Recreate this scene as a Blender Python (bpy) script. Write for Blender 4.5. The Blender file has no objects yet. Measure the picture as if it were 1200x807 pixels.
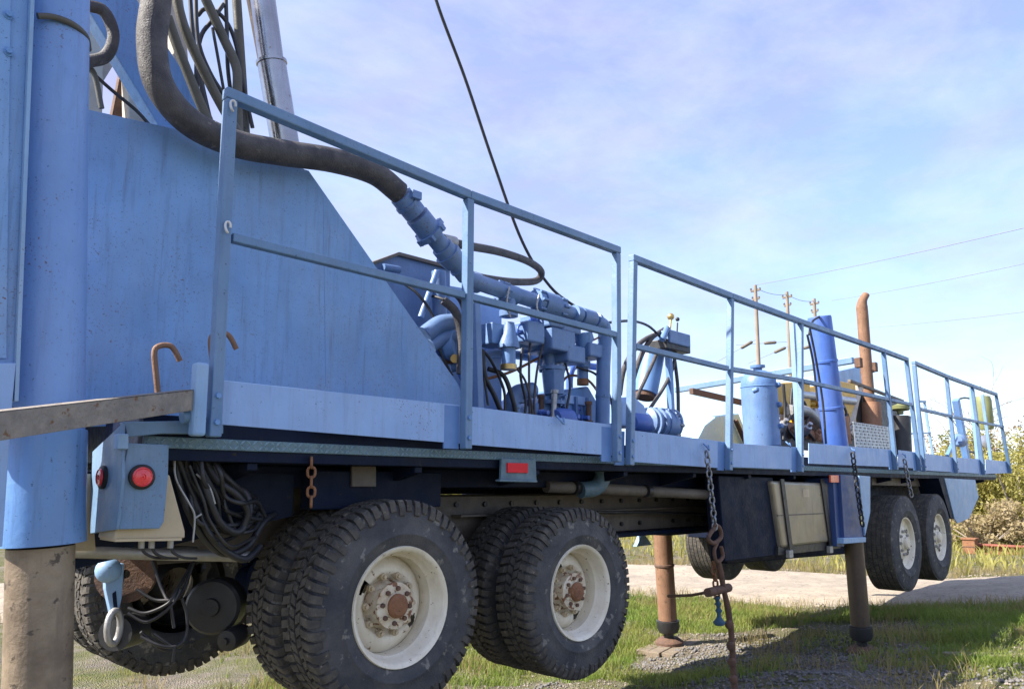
import bpy, math, random
import numpy as np
from mathutils import Vector, Matrix
random.seed(7); rng = np.random.default_rng(7)
sc = bpy.context.scene
C = sc.collection
# ---------------------------------------------------------------- camera
YAW, PITCH, FPX, CY = 0.7681, 0.1307, 880.0, 453.5     # pixel geometry of the 1200x807 photograph
CAM = Vector((0.0, -3.056, 1.82))
fw = Vector((math.cos(YAW)*math.cos(PITCH), math.sin(YAW)*math.cos(PITCH), math.sin(PITCH)))
rt = Vector((math.sin(YAW), -math.cos(YAW), 0)); upv = rt.cross(fw)
cd = bpy.data.cameras.new('camera'); cam = bpy.data.objects.new('camera', cd); C.objects.link(cam)
m = Matrix((rt, upv, -fw)).transposed().to_4x4(); m.translation = CAM; cam.matrix_world = m
cd.sensor_width = 36; cd.lens = 36*FPX/1200; cd.shift_y = 50/1200; cd.clip_end = 3000; cd.clip_start = .05
sc.camera = cam
# ---------------------------------------------------------------- sky, sun, exposure
SUN_DIR = Vector((-0.87, 0.50, 0)).normalized(); SUN_EL = math.radians(43)
w = bpy.data.worlds.new('World'); sc.world = w; w.use_nodes = True
nt = w.node_tree; nt.nodes.clear()
out = nt.nodes.new('ShaderNodeOutputWorld'); bg = nt.nodes.new('ShaderNodeBackground')
sky = nt.nodes.new('ShaderNodeTexSky'); sky.sky_type = 'NISHITA'; sky.sun_disc = False
sky.sun_elevation = SUN_EL; sky.sun_rotation = math.atan2(SUN_DIR.x, SUN_DIR.y)
sky.air_density = 1.0; sky.dust_density = 0.6; sky.ozone_density = 2.5
tc = nt.nodes.new('ShaderNodeTexCoord')
mp = nt.nodes.new('ShaderNodeMapping'); mp.inputs['Scale'].default_value = (1.2, 1.2, 4.5); mp.inputs['Rotation'].default_value = (0.25, -0.1, 0.6)
ns = nt.nodes.new('ShaderNodeTexNoise'); ns.inputs['Scale'].default_value = 1.9; ns.inputs['Detail'].default_value = 7; ns.inputs['Roughness'].default_value = .58; ns.inputs['Distortion'].default_value = .15
rp = nt.nodes.new('ShaderNodeValToRGB'); rp.color_ramp.elements[0].position = .38; rp.color_ramp.elements[1].position = .68
rp.color_ramp.elements[0].color = (.25, .25, .25, 1); rp.color_ramp.elements[1].color = (.90, .90, .90, 1)
mx = nt.nodes.new('ShaderNodeMix'); mx.data_type = 'RGBA'; mx.inputs['B'].default_value = (1.80, 1.82, 2.9, 1)
L = nt.links.new
L(tc.outputs['Generated'], mp.inputs['Vector']); L(mp.outputs['Vector'], ns.inputs['Vector']); L(ns.outputs['Fac'], rp.inputs['Fac'])
mp2 = nt.nodes.new('ShaderNodeMapping'); mp2.inputs['Scale'].default_value = (.9, 2.6, 4.5); mp2.inputs['Rotation'].default_value = (.5, .35, -.55)
n2 = nt.nodes.new('ShaderNodeTexNoise'); n2.inputs['Scale'].default_value = 2.6; n2.inputs['Detail'].default_value = 9; n2.inputs['Roughness'].default_value = .62; n2.inputs['Distortion'].default_value = .15
r2_ = nt.nodes.new('ShaderNodeValToRGB'); r2_.color_ramp.elements[0].position = .40; r2_.color_ramp.elements[1].position = .80; r2_.color_ramp.elements[1].color = (.40, .40, .40, 1)
mx2 = nt.nodes.new('ShaderNodeMix'); mx2.data_type = 'RGBA'; mx2.inputs['B'].default_value = (3.3, 3.5, 4.2, 1)
L(tc.outputs['Generated'], mp2.inputs['Vector']); L(mp2.outputs['Vector'], n2.inputs['Vector']); L(n2.outputs['Fac'], r2_.inputs['Fac']); L(r2_.outputs['Color'], mx2.inputs['Factor']); L(mx.outputs['Result'], mx2.inputs['A'])
L(rp.outputs['Color'], mx.inputs['Factor']); L(sky.outputs['Color'], mx.inputs['A']); L(mx2.outputs['Result'], bg.inputs['Color']); L(bg.outputs['Background'], out.inputs['Surface'])
bg.inputs['Strength'].default_value = 0.13
sd = bpy.data.lights.new('sun', 'SUN'); sd.energy = 4.6; sd.angle = math.radians(.5); sd.color = (1, .93, .82)
so = bpy.data.objects.new('sun', sd); C.objects.link(so)
tosun = Vector((SUN_DIR.x*math.cos(SUN_EL), SUN_DIR.y*math.cos(SUN_EL), math.sin(SUN_EL)))
so.rotation_euler = tosun.to_track_quat('Z', 'Y').to_euler(); so.location = (0, 0, 30)
sc.view_settings.view_transform = 'Standard'; sc.view_settings.look = 'None'; sc.view_settings.exposure = 1.4; sc.view_settings.gamma = 1
# ---------------------------------------------------------------- pixel -> point helpers
def ray(px, py): return fw*FPX + rt*(px-600) - upv*(py-CY)
def Q(px, py, y):
    d = ray(px, py); return CAM + d*((y-CAM.y)/d.y)
def QX(px, py, x):
    d = ray(px, py); return CAM + d*((x-CAM.x)/d.x)
def QZ(px, py, z):
    d = ray(px, py); return CAM + d*((z-CAM.z)/d.z)
def PXM(p): return FPX/((p-CAM).dot(fw))        # pixels per metre at a point
def QS(pts): return [Q(*p) for p in pts]
def cr(pts, n=6):
    pts = [Vector(p) for p in pts]
    if len(pts) < 3: return pts
    P = [pts[0]*2-pts[1]]+pts+[pts[-1]*2-pts[-2]]; o = []
    for i in range(1, len(P)-2):
        a, b, c, d = P[i-1:i+3]
        for k in range(n):
            t = k/n; o.append(.5*((2*b)+(c-a)*t+(2*a-5*b+4*c-d)*t*t+(3*b-a-3*c+d)*t**3))
    o.append(pts[-1]); return o
# ---------------------------------------------------------------- materials
MATS = {}
def mat(name, col, rough=.6, metal=0, col2=None, scale=6, speck=None, speck_amt=.62, speck_scale=40, bump=.0, bump_scale=60, streak=0, spec=.5, emit=0, coat=0, trans=0, wear=0):
    m_ = bpy.data.materials.new(name); m_.use_nodes = True; t = m_.node_tree; b = t.nodes['Principled BSDF']
    b.inputs['Roughness'].default_value = rough; b.inputs['Metallic'].default_value = metal
    b.inputs['Specular IOR Level'].default_value = spec
    if coat: b.inputs['Coat Weight'].default_value = coat; b.inputs['Coat Roughness'].default_value = .25
    if trans: b.inputs['Transmission Weight'].default_value = trans
    g = t.nodes.new('ShaderNodeNewGeometry')
    def noise(s, det=5, vec=(1, 1, 1), ro=.6):
        mpp = t.nodes.new('ShaderNodeMapping'); mpp.inputs['Scale'].default_value = vec
        n = t.nodes.new('ShaderNodeTexNoise'); n.inputs['Scale'].default_value = s; n.inputs['Detail'].default_value = det; n.inputs['Roughness'].default_value = ro
        t.links.new(g.outputs['Position'], mpp.inputs['Vector']); t.links.new(mpp.outputs['Vector'], n.inputs['Vector']); return n
    def ramp(n, a, b_):
        r = t.nodes.new('ShaderNodeMapRange'); r.inputs['From Min'].default_value = a; r.inputs['From Max'].default_value = b_; t.links.new(n.outputs['Fac'], r.inputs['Value']); return r
    def mix(fac, a, bcol):
        x = t.nodes.new('ShaderNodeMix'); x.data_type = 'RGBA'; t.links.new(fac, x.inputs['Factor'])
        if isinstance(a, tuple): x.inputs['A'].default_value = (*a, 1)
        else: t.links.new(a, x.inputs['A'])
        x.inputs['B'].default_value = (*bcol, 1); return x.outputs['Result']
    c2 = col2 or tuple(v*.72 for v in col)
    cur = mix(ramp(noise(scale), .35, .7).outputs[0], col, c2)
    if streak:
        dk = tuple(v*(1-streak) for v in col)
        cur = mix(ramp(noise(9, 6, (3, 3, .22), .65), .52, .82).outputs[0], cur, dk)
    if speck:
        cur = mix(ramp(noise(speck_scale, 4), speck_amt, speck_amt+.06).outputs[0], cur, speck)
    if wear:
        def mul(a, k):
            x = t.nodes.new('ShaderNodeMath'); x.operation = 'MULTIPLY'; t.links.new(a, x.inputs[0])
            if isinstance(k, float): x.inputs[1].default_value = k
            else: t.links.new(k, x.inputs[1])
            return x.outputs[0]
        grime = mul(ramp(noise(5, 8, (1.6, 1.6, .45), .7), .42, .72).outputs[0], .38*wear)         # dusty grey film
        cur = mix(grime, cur, (.20, .22, .24))
        fade = mul(ramp(noise(1.1, 3), .45, .68).outputs[0], .30*wear)                             # chalky faded patches
        cur = mix(fade, cur, tuple(min(.8, v*.6+.26) for v in col))
        run = mul(ramp(noise(13, 5, (2.2, 2.2, .10), .6), .63, .74).outputs[0], .5*wear)           # dark runs
        cur = mix(run, cur, (.07, .075, .08))
        chip = mul(ramp(noise(2.2, 3), .50, .60).outputs[0], ramp(noise(85, 6, ro=.7), .60, .64).outputs[0])   # chips to rusty primer
        cur = mix(chip, cur, (.13, .06, .035))
    t.links.new(cur, b.inputs['Base Color'])
    rr = ramp(noise(scale*2.3), .3, .75); rr.inputs['To Min'].default_value = max(.05, rough-.12); rr.inputs['To Max'].default_value = min(1, rough+.15)
    t.links.new(rr.outputs[0], b.inputs['Roughness'])
    if bump:
        bp = t.nodes.new('ShaderNodeBump'); bp.inputs['Strength'].default_value = bump; bp.inputs['Distance'].default_value = .02
        t.links.new(noise(bump_scale, 6).outputs['Fac'], bp.inputs['Height']); t.links.new(bp.outputs['Normal'], b.inputs['Normal'])
    if emit: b.inputs['Emission Color'].default_value = (*col, 1); b.inputs['Emission Strength'].default_value = emit
    MATS[name] = m_; return m_
mat('blue_paint', (.14, .30, .60), .42, 0, (.085, .20, .47), 2.2, (.04, .08, .16), .64, 60, .12, 25, .5, wear=0.70)
mat('blue_panel', (.195, .375, .69), .48, 0, (.145, .29, .56), 2.4, (.08, .14, .25), .625, 130, .14, 18, .42, wear=0.70)
mat('column_blue', (.19, .34, .68), .42, 0, (.14, .28, .60), 2.2, (.05, .09, .18), .65, 60, .12, 25, .35, wear=0.50)
mat('blue_pale', (.28, .44, .75), .45, 0, (.23, .38, .68), 3, (.10, .16, .28), .66, 60, .1, 25, .3, wear=0.45)
mat('blue_deep', (.06, .15, .50), .4, 0, (.05, .12, .42), 4, (.02, .04, .1), .70, 40, .08, 30, .3, wear=0.35)
mat('blue_light', (.26, .44, .69), .45, 0, (.20, .36, .60), 4, (.1, .15, .22), .68, 50, .08, 30, .3, wear=1.0)
mat('rail_blue', (.135, .25, .43), .45, 0, (.10, .195, .35), 5, (.05, .07, .10), .65, 60, .1, 40, .3, wear=0.50)
mat('pipe_blue', (.12, .23, .46), .42, 0, (.085, .175, .37), 6, (.03, .05, .09), .66, 30, .15, 40, .25, wear=0.50)
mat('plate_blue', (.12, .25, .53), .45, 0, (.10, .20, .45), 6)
mat('bracket_blue', (.15, .27, .43), .5, 0, (.11, .21, .36), 5, (.04, .06, .09), .66, 60, .12, 40, .3, wear=0.80)
mat('housing_blue', (.035, .075, .21), .42, 0, (.03, .06, .18), 4)
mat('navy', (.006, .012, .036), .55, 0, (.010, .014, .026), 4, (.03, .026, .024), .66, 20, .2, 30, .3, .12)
mat('frame_brown', (.17, .145, .12), .65, 0, (.10, .085, .075), 4, (.16, .10, .07), .68, 30, .25, 40, .4)
mat('tread_teal', (.20, .31, .37), .45, 0, (.15, .25, .31), 12)
mat('teal_plate', (.07, .13, .17), .5, 0, (.14, .22, .27), 12, (.04, .06, .08), .66, 50, .1, 60)
mat('hub_rusty', (.74, .67, .53), .55, 0, (.50, .38, .24), 14, (.20, .085, .035), .54, 26, .2, 40, .3)
mat('rubber', (.050, .053, .062), .85, 0, (.115, .112, .110), 5, (.20, .19, .17), .60, 14, .4, 60, 0, .25)
mat('rubber_dusty', (.058, .055, .053), .9, 0, (.12, .108, .092), 14, (.19, .165, .135), .62, 30, .35, 70, 0, .2)
mat('rim_white', (.80, .745, .62), .5, 0, (.66, .58, .43), 6, (.17, .085, .04), .645, 26, .15, 40, .3)
mat('rust', (.19, .085, .042), .85, 0, (.30, .14, .07), 18, (.08, .04, .025), .62, 40, .4, 70)
mat('rust_dark', (.10, .06, .045), .85, 0, (.17, .09, .055), 16, (.04, .03, .03), .62, 40, .4, 70)
mat('jack_rust', (.20, .105, .06), .7, 0, (.27, .15, .09), 7, (.10, .06, .04), .62, 24, .3, 60, .3)
mat('rust_pipe', (.30, .15, .09), .75, 0, (.42, .23, .14), 9, (.14, .07, .04), .66, 30, .25, 60)
mat('hose', (.046, .042, .047), .68, 0, (.10, .09, .088), 12, (.15, .135, .12), .64, 26, .4, 120)
mat('hose_olive', (.075, .075, .065), .65, 0, (.12, .11, .09), 6, (.05, .05, .05), .66, 20, .15, 100)
mat('cable', (.013, .014, .018), .5, 0, (.035, .035, .04), 10)
mat('steel_rod', (.30, .235, .165), .55, .15, (.15, .11, .08), 6, (.09, .07, .055), .60, 18, .25, 40, .5)
mat('rod_brown', (.11, .08, .06), .42, .35, (.075, .055, .045), 5, (.08, .06, .05), .66, 14, .1, 40, .3)
mat('chrome', (.42, .42, .44), .24, 1, (.30, .29, .30), 4, (.22, .17, .12), .66, 16, .06, 40, .3)
mat('galv', (.42, .42, .42), .5, .6, (.30, .29, .28), 10, (.18, .12, .08), .66, 30, .15, 60)
mat('chain_steel', (.30, .32, .36), .4, .8, (.2, .2, .22), 20)
mat('weathered_bar', (.22, .20, .18), .75, .2, (.34, .30, .25), 14, (.20, .11, .06), .60, 26, .5, 50)
mat('red_lens', (.85, .05, .06), .2, 0, (.62, .02, .03), 30, None, coat=.6)
mat('red_marker', (.72, .012, .025), .4, 0, (.62, .01, .02), 30, spec=.25)
mat('orange_lens', (.80, .14, .05), .25, 0, (.7, .1, .04), 30, coat=.5)
mat('black_rubber', (.012, .012, .014), .6)
mat('beige', (.55, .45, .30), .65, 0, (.46, .37, .24), 6, (.25, .17, .1), .70, 40, .1, 40, .2)
mat('mast_tan', (.55, .50, .43), .65, 0, (.42, .36, .30), 5, (.22, .16, .11), .66, 18, .15, 40, .3)
mat('yellow', (.72, .42, .03), .45, 0, (.6, .34, .03), 6, (.15, .1, .05), .68, 24, .1, 40, .3)
mat('tank_bronze', (.33, .29, .22), .38, .45, (.26, .22, .16), 3, (.2, .15, .1), .70, 24, .05, 30, .45)
mat('black_metal', (.018, .018, .02), .45, 0, (.03, .03, .032), 8)
mat('olive', (.22, .24, .10), .5, 0, (.16, .17, .07), 6)
mat('brass', (.60, .42, .16), .35, .8, (.5, .34, .13), 8)
mat('silver', (.52, .54, .57), .4, .7, (.42, .43, .46), 8, (.2, .2, .2), .7, 30)
mat('pale_panel', (.50, .78, .86), .3, 0, (.45, .72, .82), 3)
mat('wood', (.25, .20, .145), .9, 0, (.17, .135, .10), 8, (.10, .08, .06), .6, 20, .5, 40)
mat('pole_wood', (.30, .24, .19), .85, 0, (.22, .18, .14), 1)
mat('wire', (.25, .25, .27), .6)
mat('red_paint', (.30, .08, .06), .6, 0, (.24, .07, .05), 6)
mat('rope_blue', (.035, .09, .15), .9, 0, (.06, .12, .18), 40)
mat('white_clip', (.72, .72, .70), .4, .2)
def veg(name, c1, c2):
    m_ = mat(name, c1, .7, 0, c2, 1.3); b = m_.node_tree.nodes['Principled BSDF']
    t = m_.node_tree; tr = t.nodes.new('ShaderNodeBsdfTranslucent'); ms = t.nodes.new('ShaderNodeMixShader'); ms.inputs[0].default_value = .45
    src = b.inputs['Base Color'].links[0].from_socket; t.links.new(src, tr.inputs['Color'])
    o = t.nodes['Material Output']; t.links.new(b.outputs[0], ms.inputs[1]); t.links.new(tr.outputs[0], ms.inputs[2]); t.links.new(ms.outputs[0], o.inputs['Surface'])
veg('grass', (.17, .26, .04), (.28, .28, .07)); veg('dry_grass', (.34, .27, .12), (.24, .20, .08))
veg('leaf_yellow', (.40, .36, .10), (.30, .29, .08)); veg('leaf_green', (.22, .22, .06), (.28, .25, .07)); veg('leaf_rust', (.34, .22, .12), (.26, .17, .09)); veg('leaf_tan', (.42, .34, .20), (.33, .27, .14))
mat('bark', (.26, .22, .19), .9, 0, (.33, .28, .24), 6)
# ---------------------------------------------------------------- mesh builder
class MB:
    def __init__(s): s.v = []; s.f = []; s.s = []
    def add(s, vs, fs, smooth=False):
        o = len(s.v); s.v += [tuple(v) for v in vs]
        for f in fs: s.f.append(tuple(i+o for i in f)); s.s.append(smooth)
        return s
    def box(s, a, b):
        (x0, y0, z0), (x1, y1, z1) = a, b
        x0, x1 = sorted((x0, x1)); y0, y1 = sorted((y0, y1)); z0, z1 = sorted((z0, z1))
        return s.add([(x0, y0, z0), (x1, y0, z0), (x1, y1, z0), (x0, y1, z0), (x0, y0, z1), (x1, y0, z1), (x1, y1, z1), (x0, y1, z1)],
                     [(3, 2, 1, 0), (4, 5, 6, 7), (0, 1, 5, 4), (1, 2, 6, 5), (2, 3, 7, 6), (3, 0, 4, 7)])
    def beam(s, p, q, w_, h, up=(0, 0, 1)):
        p = Vector(p); q = Vector(q); d = (q-p).normalized(); u = Vector(up); sd_ = d.cross(u)
        if sd_.length < 1e-4: sd_ = d.cross(Vector((0, 1, 0)))
        sd_.normalize(); u = sd_.cross(d); a = sd_*w_/2; b = u*h/2
        vs = [p-a-b, p+a-b, p+a+b, p-a+b, q-a-b, q+a-b, q+a+b, q-a+b]
        return s.add(vs, [(0, 3, 2, 1)[::-1], (4, 5, 6, 7)[::-1], (0, 1, 5, 4)[::-1], (1, 2, 6, 5)[::-1], (2, 3, 7, 6)[::-1], (3, 0, 4, 7)[::-1]])
    def prism(s, poly, ext):
        n = len(poly); e = Vector(ext); a = [Vector(p) for p in poly]; b = [p+e for p in a]
        nrm = sum(((a[i]-a[0]).cross(a[(i+1) % n]-a[0]) for i in range(1, n-1)), Vector())
        if nrm.dot(e) > 0: a = a[::-1]; b = b[::-1]
        return s.add(a+b, [tuple(range(n)), tuple(range(2*n-1, n-1, -1))]+[((i+1) % n, i, i+n, (i+1) % n+n) for i in range(n)])
    def tube(s, pts, r, seg=12, cap=True):
        P = [Vector(p) for p in pts]; n = len(P); rr = r if isinstance(r, (list, tuple)) else [r]*n
        T = [(P[min(i+1, n-1)]-P[max(i-1, 0)]).normalized() for i in range(n)]
        a = T[0].orthogonal().normalized(); rings = []
        for i in range(n):
            a = (a-T[i]*a.dot(T[i]));
            a = a.normalized() if a.length > 1e-6 else T[i].orthogonal().normalized()
            b = T[i].cross(a)
            rings.append([P[i]+(a*math.cos(2*math.pi*k/seg)+b*math.sin(2*math.pi*k/seg))*rr[i] for k in range(seg)])
        s.add([v for R_ in rings for v in R_], [(i*seg+k, i*seg+(k+1) % seg, (i+1)*seg+(k+1) % seg, (i+1)*seg+k) for i in range(n-1) for k in range(seg)], True)
        if cap: s.add(rings[0], [tuple(range(seg))[::-1]]); s.add(rings[-1], [tuple(range(seg))])
        return s
    def cyl(s, p, q, r, seg=16): return s.tube([p, q], r, seg)
    def lathe(s, prof, o=(0, 0, 0), axis=(0, 0, 1), seg=32, sharp=None):
        """profile of (radius, height along the axis); faces smooth, split at corners sharper than 35 degrees"""
        ax = Vector(axis).normalized(); a = ax.orthogonal().normalized(); b = ax.cross(a); o = Vector(o)
        runs = [[prof[0]]]
        for i in range(1, len(prof)):
            runs[-1].append(prof[i])
            if i < len(prof)-1:
                d0 = Vector(prof[i])-Vector(prof[i-1]); d1 = Vector(prof[i+1])-Vector(prof[i])
                if d0.length > 1e-9 and d1.length > 1e-9 and d0.angle(d1) > .6: runs.append([prof[i]])
        for run in runs:
            n = len(run)
            vs = [o+ax*h+(a*math.cos(2*math.pi*k/seg)+b*math.sin(2*math.pi*k/seg))*r for r, h in run for k in range(seg)]
            s.add(vs, [(i*seg+k, i*seg+(k+1) % seg, (i+1)*seg+(k+1) % seg, (i+1)*seg+k) for i in range(n-1) for k in range(seg)], True)
        return s
    def ball(s, c, r, seg=12): return s.lathe([(max(1e-4, r*math.sin(math.pi*i/8)), -r*math.cos(math.pi*i/8)) for i in range(9)], c, (0, 0, 1), seg)
    def hexbolt(s, c, ax, r, h):
        return s.tube([Vector(c), Vector(c)+Vector(ax)*h], r, 6)
    def data(s, name, center):
        me = bpy.data.meshes.new(name); c = Vector(center)
        me.from_pydata([tuple(Vector(v)-c) for v in s.v], [], s.f); me.polygons.foreach_set('use_smooth', s.s); me.update(); return me
WL = {}     # world location of every object (none is rotated unless said)
def link(o, parent, wloc):
    C.objects.link(o); o.parent = parent; WL[o.name] = Vector(wloc)
    o.location = Vector(wloc)-(WL[parent.name] if parent else Vector()); return o
def obj(name, mb, material, parent=None, bevel=0, label=None, cat=None, group=None, kind=None, seg=2):
    vs = np.array(mb.v); c = Vector((vs.min(0)+vs.max(0))/2)
    me = mb.data(name, c); me.materials.append(MATS[material]); o = bpy.data.objects.new(name, me); link(o, parent, c)
    if bevel:
        b = o.modifiers.new('bevel', 'BEVEL'); b.width = bevel; b.segments = seg; b.limit_method = 'ANGLE'; b.angle_limit = math.radians(50)
    if label: o['label'] = label
    if cat: o['category'] = cat
    if group: o['group'] = group
    if kind: o['kind'] = kind
    return o
def empty(name, loc, parent=None, label=None, cat=None, group=None):
    o = bpy.data.objects.new(name, None); o.empty_display_size = .2; link(o, parent, loc)
    if label: o['label'] = label
    if cat: o['category'] = cat
    if group: o['group'] = group
    return o
def inst(name, me, parent, wloc, rot=None):
    o = bpy.data.objects.new(name, me); link(o, parent, wloc)
    if rot is not None: o.rotation_euler = rot
    return o
DZ = 2.0        # deck level: ground is z = 0 near the camera
# ================================================================ ground
def gz(x, y):      # ground height: falls a little towards the far side of the truck, rises into the bank far ahead
    z = -.09*np.clip(y, -1.5, 2.6)+.03
    z = z+.025*np.sin(x*1.3+y*.7)+.018*np.sin(x*2.9-y*2.1)+.012*np.sin(x*5.3+y*4.1)
    return z
def build_ground():
    def axis(lo, flo, fhi, hi, step):
        a = list(np.arange(flo, fhi, step)); k = step; v = flo; left = []
        while v > lo: k *= 1.35; v -= k; left.append(v)
        k = step; v = a[-1]; right = []
        while v < hi: k *= 1.35; v += k; right.append(v)
        return np.array(left[::-1]+a+right)
    xs = axis(-400, -2, 22, 1500, .12); ys = axis(-500, -5, 12, 1500, .12)
    X, Y = np.meshgrid(xs, ys, indexing='ij'); Z = gz(X, Y)
    near = (X > -3) & (X < 23) & (Y > -6) & (Y < 13)
    Z = Z+near*rng.normal(0, .006, Z.shape)
    nx, ny = len(xs), len(ys)
    vs = np.stack([X, Y, Z], -1).reshape(-1, 3)
    i = np.arange(nx*ny).reshape(nx, ny)
    fs = np.stack([i[:-1, :-1], i[1:, :-1], i[1:, 1:], i[:-1, 1:]], -1).reshape(-1, 4)
    me = bpy.data.meshes.new('ground'); me.from_pydata(vs.tolist(), [], fs.tolist()); me.polygons.foreach_set('use_smooth', [True]*len(fs)); me.update()
    m_ = bpy.data.materials.new('ground'); m_.use_nodes = True; t = m_.node_tree; b = t.nodes['Principled BSDF']; b.inputs['Roughness'].default_value = .95; b.inputs['Specular IOR Level'].default_value = .15
    g = t.nodes.new('ShaderNodeNewGeometry')
    def noise(s, d=6, r=.6):
        n = t.nodes.new('ShaderNodeTexNoise'); n.inputs['Scale'].default_value = s; n.inputs['Detail'].default_value = d; n.inputs['Roughness'].default_value = r; t.links.new(g.outputs['Position'], n.inputs['Vector']); return n
    def ramp(src, cols):
        r = t.nodes.new('ShaderNodeValToRGB'); e = r.color_ramp.elements
        while len(e) < len(cols): e.new(.5)
        for k, (p, c) in enumerate(cols): e[k].position = p; e[k].color = (*c, 1)
        t.links.new(src, r.inputs['Fac']); return r.outputs['Color']
    dirt = ramp(noise(2.2).outputs['Fac'], [(.3, (.09, .075, .06)), (.5, (.16, .135, .105)), (.7, (.26, .22, .17))])
    stones = t.nodes.new('ShaderNodeTexVoronoi'); stones.inputs['Scale'].default_value = 60; t.links.new(g.outputs['Position'], stones.inputs['Vector'])
    stc = ramp(stones.outputs['Color'], [(.2, (.12, .105, .09)), (.5, (.25, .22, .18)), (.85, (.40, .35, .29))])
    mx_ = t.nodes.new('ShaderNodeMix'); mx_.data_type = 'RGBA'; mx_.inputs['Factor'].default_value = .35; t.links.new(dirt, mx_.inputs['A']); t.links.new(stc, mx_.inputs['B'])
    grassc = ramp(noise(5).outputs['Fac'], [(.3, (.07, .09, .03)), (.6, (.14, .14, .05)), (.8, (.24, .20, .09))])
    gm = ramp(noise(1.3, 9, .7).outputs['Fac'], [(.40, (0, 0, 0)), (.60, (1, 1, 1))])
    m2 = t.nodes.new('ShaderNodeMix'); m2.data_type = 'RGBA'; t.links.new(gm, m2.inputs['Factor']); t.links.new(mx_.outputs['Result'], m2.inputs['A']); t.links.new(grassc, m2.inputs['B'])
    t.links.new(m2.outputs['Result'], b.inputs['Base Color'])
    bp = t.nodes.new('ShaderNodeBump'); bp.inputs['Strength'].default_value = .8; bp.inputs['Distance'].default_value = .03
    t.links.new(stones.outputs['Distance'], bp.inputs['Height']); t.links.new(bp.outputs['Normal'], b.inputs['Normal'])
    me.materials.append(m_); o = bpy.data.objects.new('ground', me); link(o, None, (0, 0, 0)); o['kind'] = 'structure'
build_ground()
def G(x, y): return float(gz(np.array(x), np.array(y)))
# gravel road beyond the truck: a pale strip laid on the ground
def build_road():
    mb = MB(); A = Vector((13.5, -9)); B = Vector((9.0, 60)); n = 60; wd = 8.5
    c0 = [Vector((19.5, -40)), Vector((17.3, -8)), Vector((15.5, 2)), Vector((13.6, 7.5)), Vector((7, 12)), Vector((-6, 15)), Vector((-40, 18))]
    path = cr([Vector((p.x, p.y, 0)) for p in c0], 10); vs = []; fs = []
    for i, p in enumerate(path):
        t_ = (path[min(i+1, len(path)-1)]-path[max(i-1, 0)]).normalized(); sd_ = Vector((-t_.y, t_.x, 0))
        for k in range(9):
            u = (k/8-.5)*5.6+.25*math.sin(i*.9+k); q = p-sd_*u; vs.append((q.x, q.y, G(q.x, q.y)+.03+(.03 if 0 < k < 8 else -.04)))
    for i in range(len(path)-1):
        for k in range(8): fs.append((i*9+k, i*9+k+1, (i+1)*9+k+1, (i+1)*9+k))
    mb.add(vs, fs, True)
    mat('road_gravel', (.38, .32, .245), .95, 0, (.25, .21, .165), 2.3, (.16, .14, .12), .58, 14, .9, 26)
    obj('gravel_road', mb, 'road_gravel', kind='structure')
build_road()
# ================================================================ the truck
truck = empty('drilling_rig_truck', (8, 1.25, 0), None, 'long blue drilling rig truck lifted off its wheels on jacks', 'truck')
T = truck
def part(name, mb, material, parent=None, bevel=0, **k): return obj(name, mb, material, parent or T, bevel, **k)
# ---- railings -------------------------------------------------------------
RY = -.02
TOP = [(270, 112), (549, 229), (722, 293), (742, 303), (856, 347), (938, 377), (1035, 411), (1062, 421), (1071, 425), (1109, 441), (1139, 452), (1167, 462)]
MID = [(264, 277), (547, 347), (724, 393), (741, 405), (854, 432), (939, 446), (1042, 468), (1068, 474), (1077, 479), (1116, 488), (1145, 494), (1176, 500)]
BOT = [(250, 512), (546, 526), (723, 541), (738, 545), (854, 551), (938, 553), (1050, 550), (1078, 551), (1083, 552), (1121, 554), (1153, 556), (1184, 554)]
TOE = {0: ((256, 445, 497), (545, 475, 520)), 1: ((552, 476, 521), (722, 498, 534)), 3: ((742, 504, 541), (854, 518, 549)), 4: ((857, 519, 547), (937, 524, 550)),
       5: ((948, 519, 543), (1049, 527, 547)), 6: ((1053, 527, 547), (1077, 530, 549)), 8: ((1083, 531, 551), (1120, 536, 553)), 9: ((1122, 536, 553), (1152, 538, 555)), 10: ((1155, 538, 555), (1183, 541, 554))}
PW = .05
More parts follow.
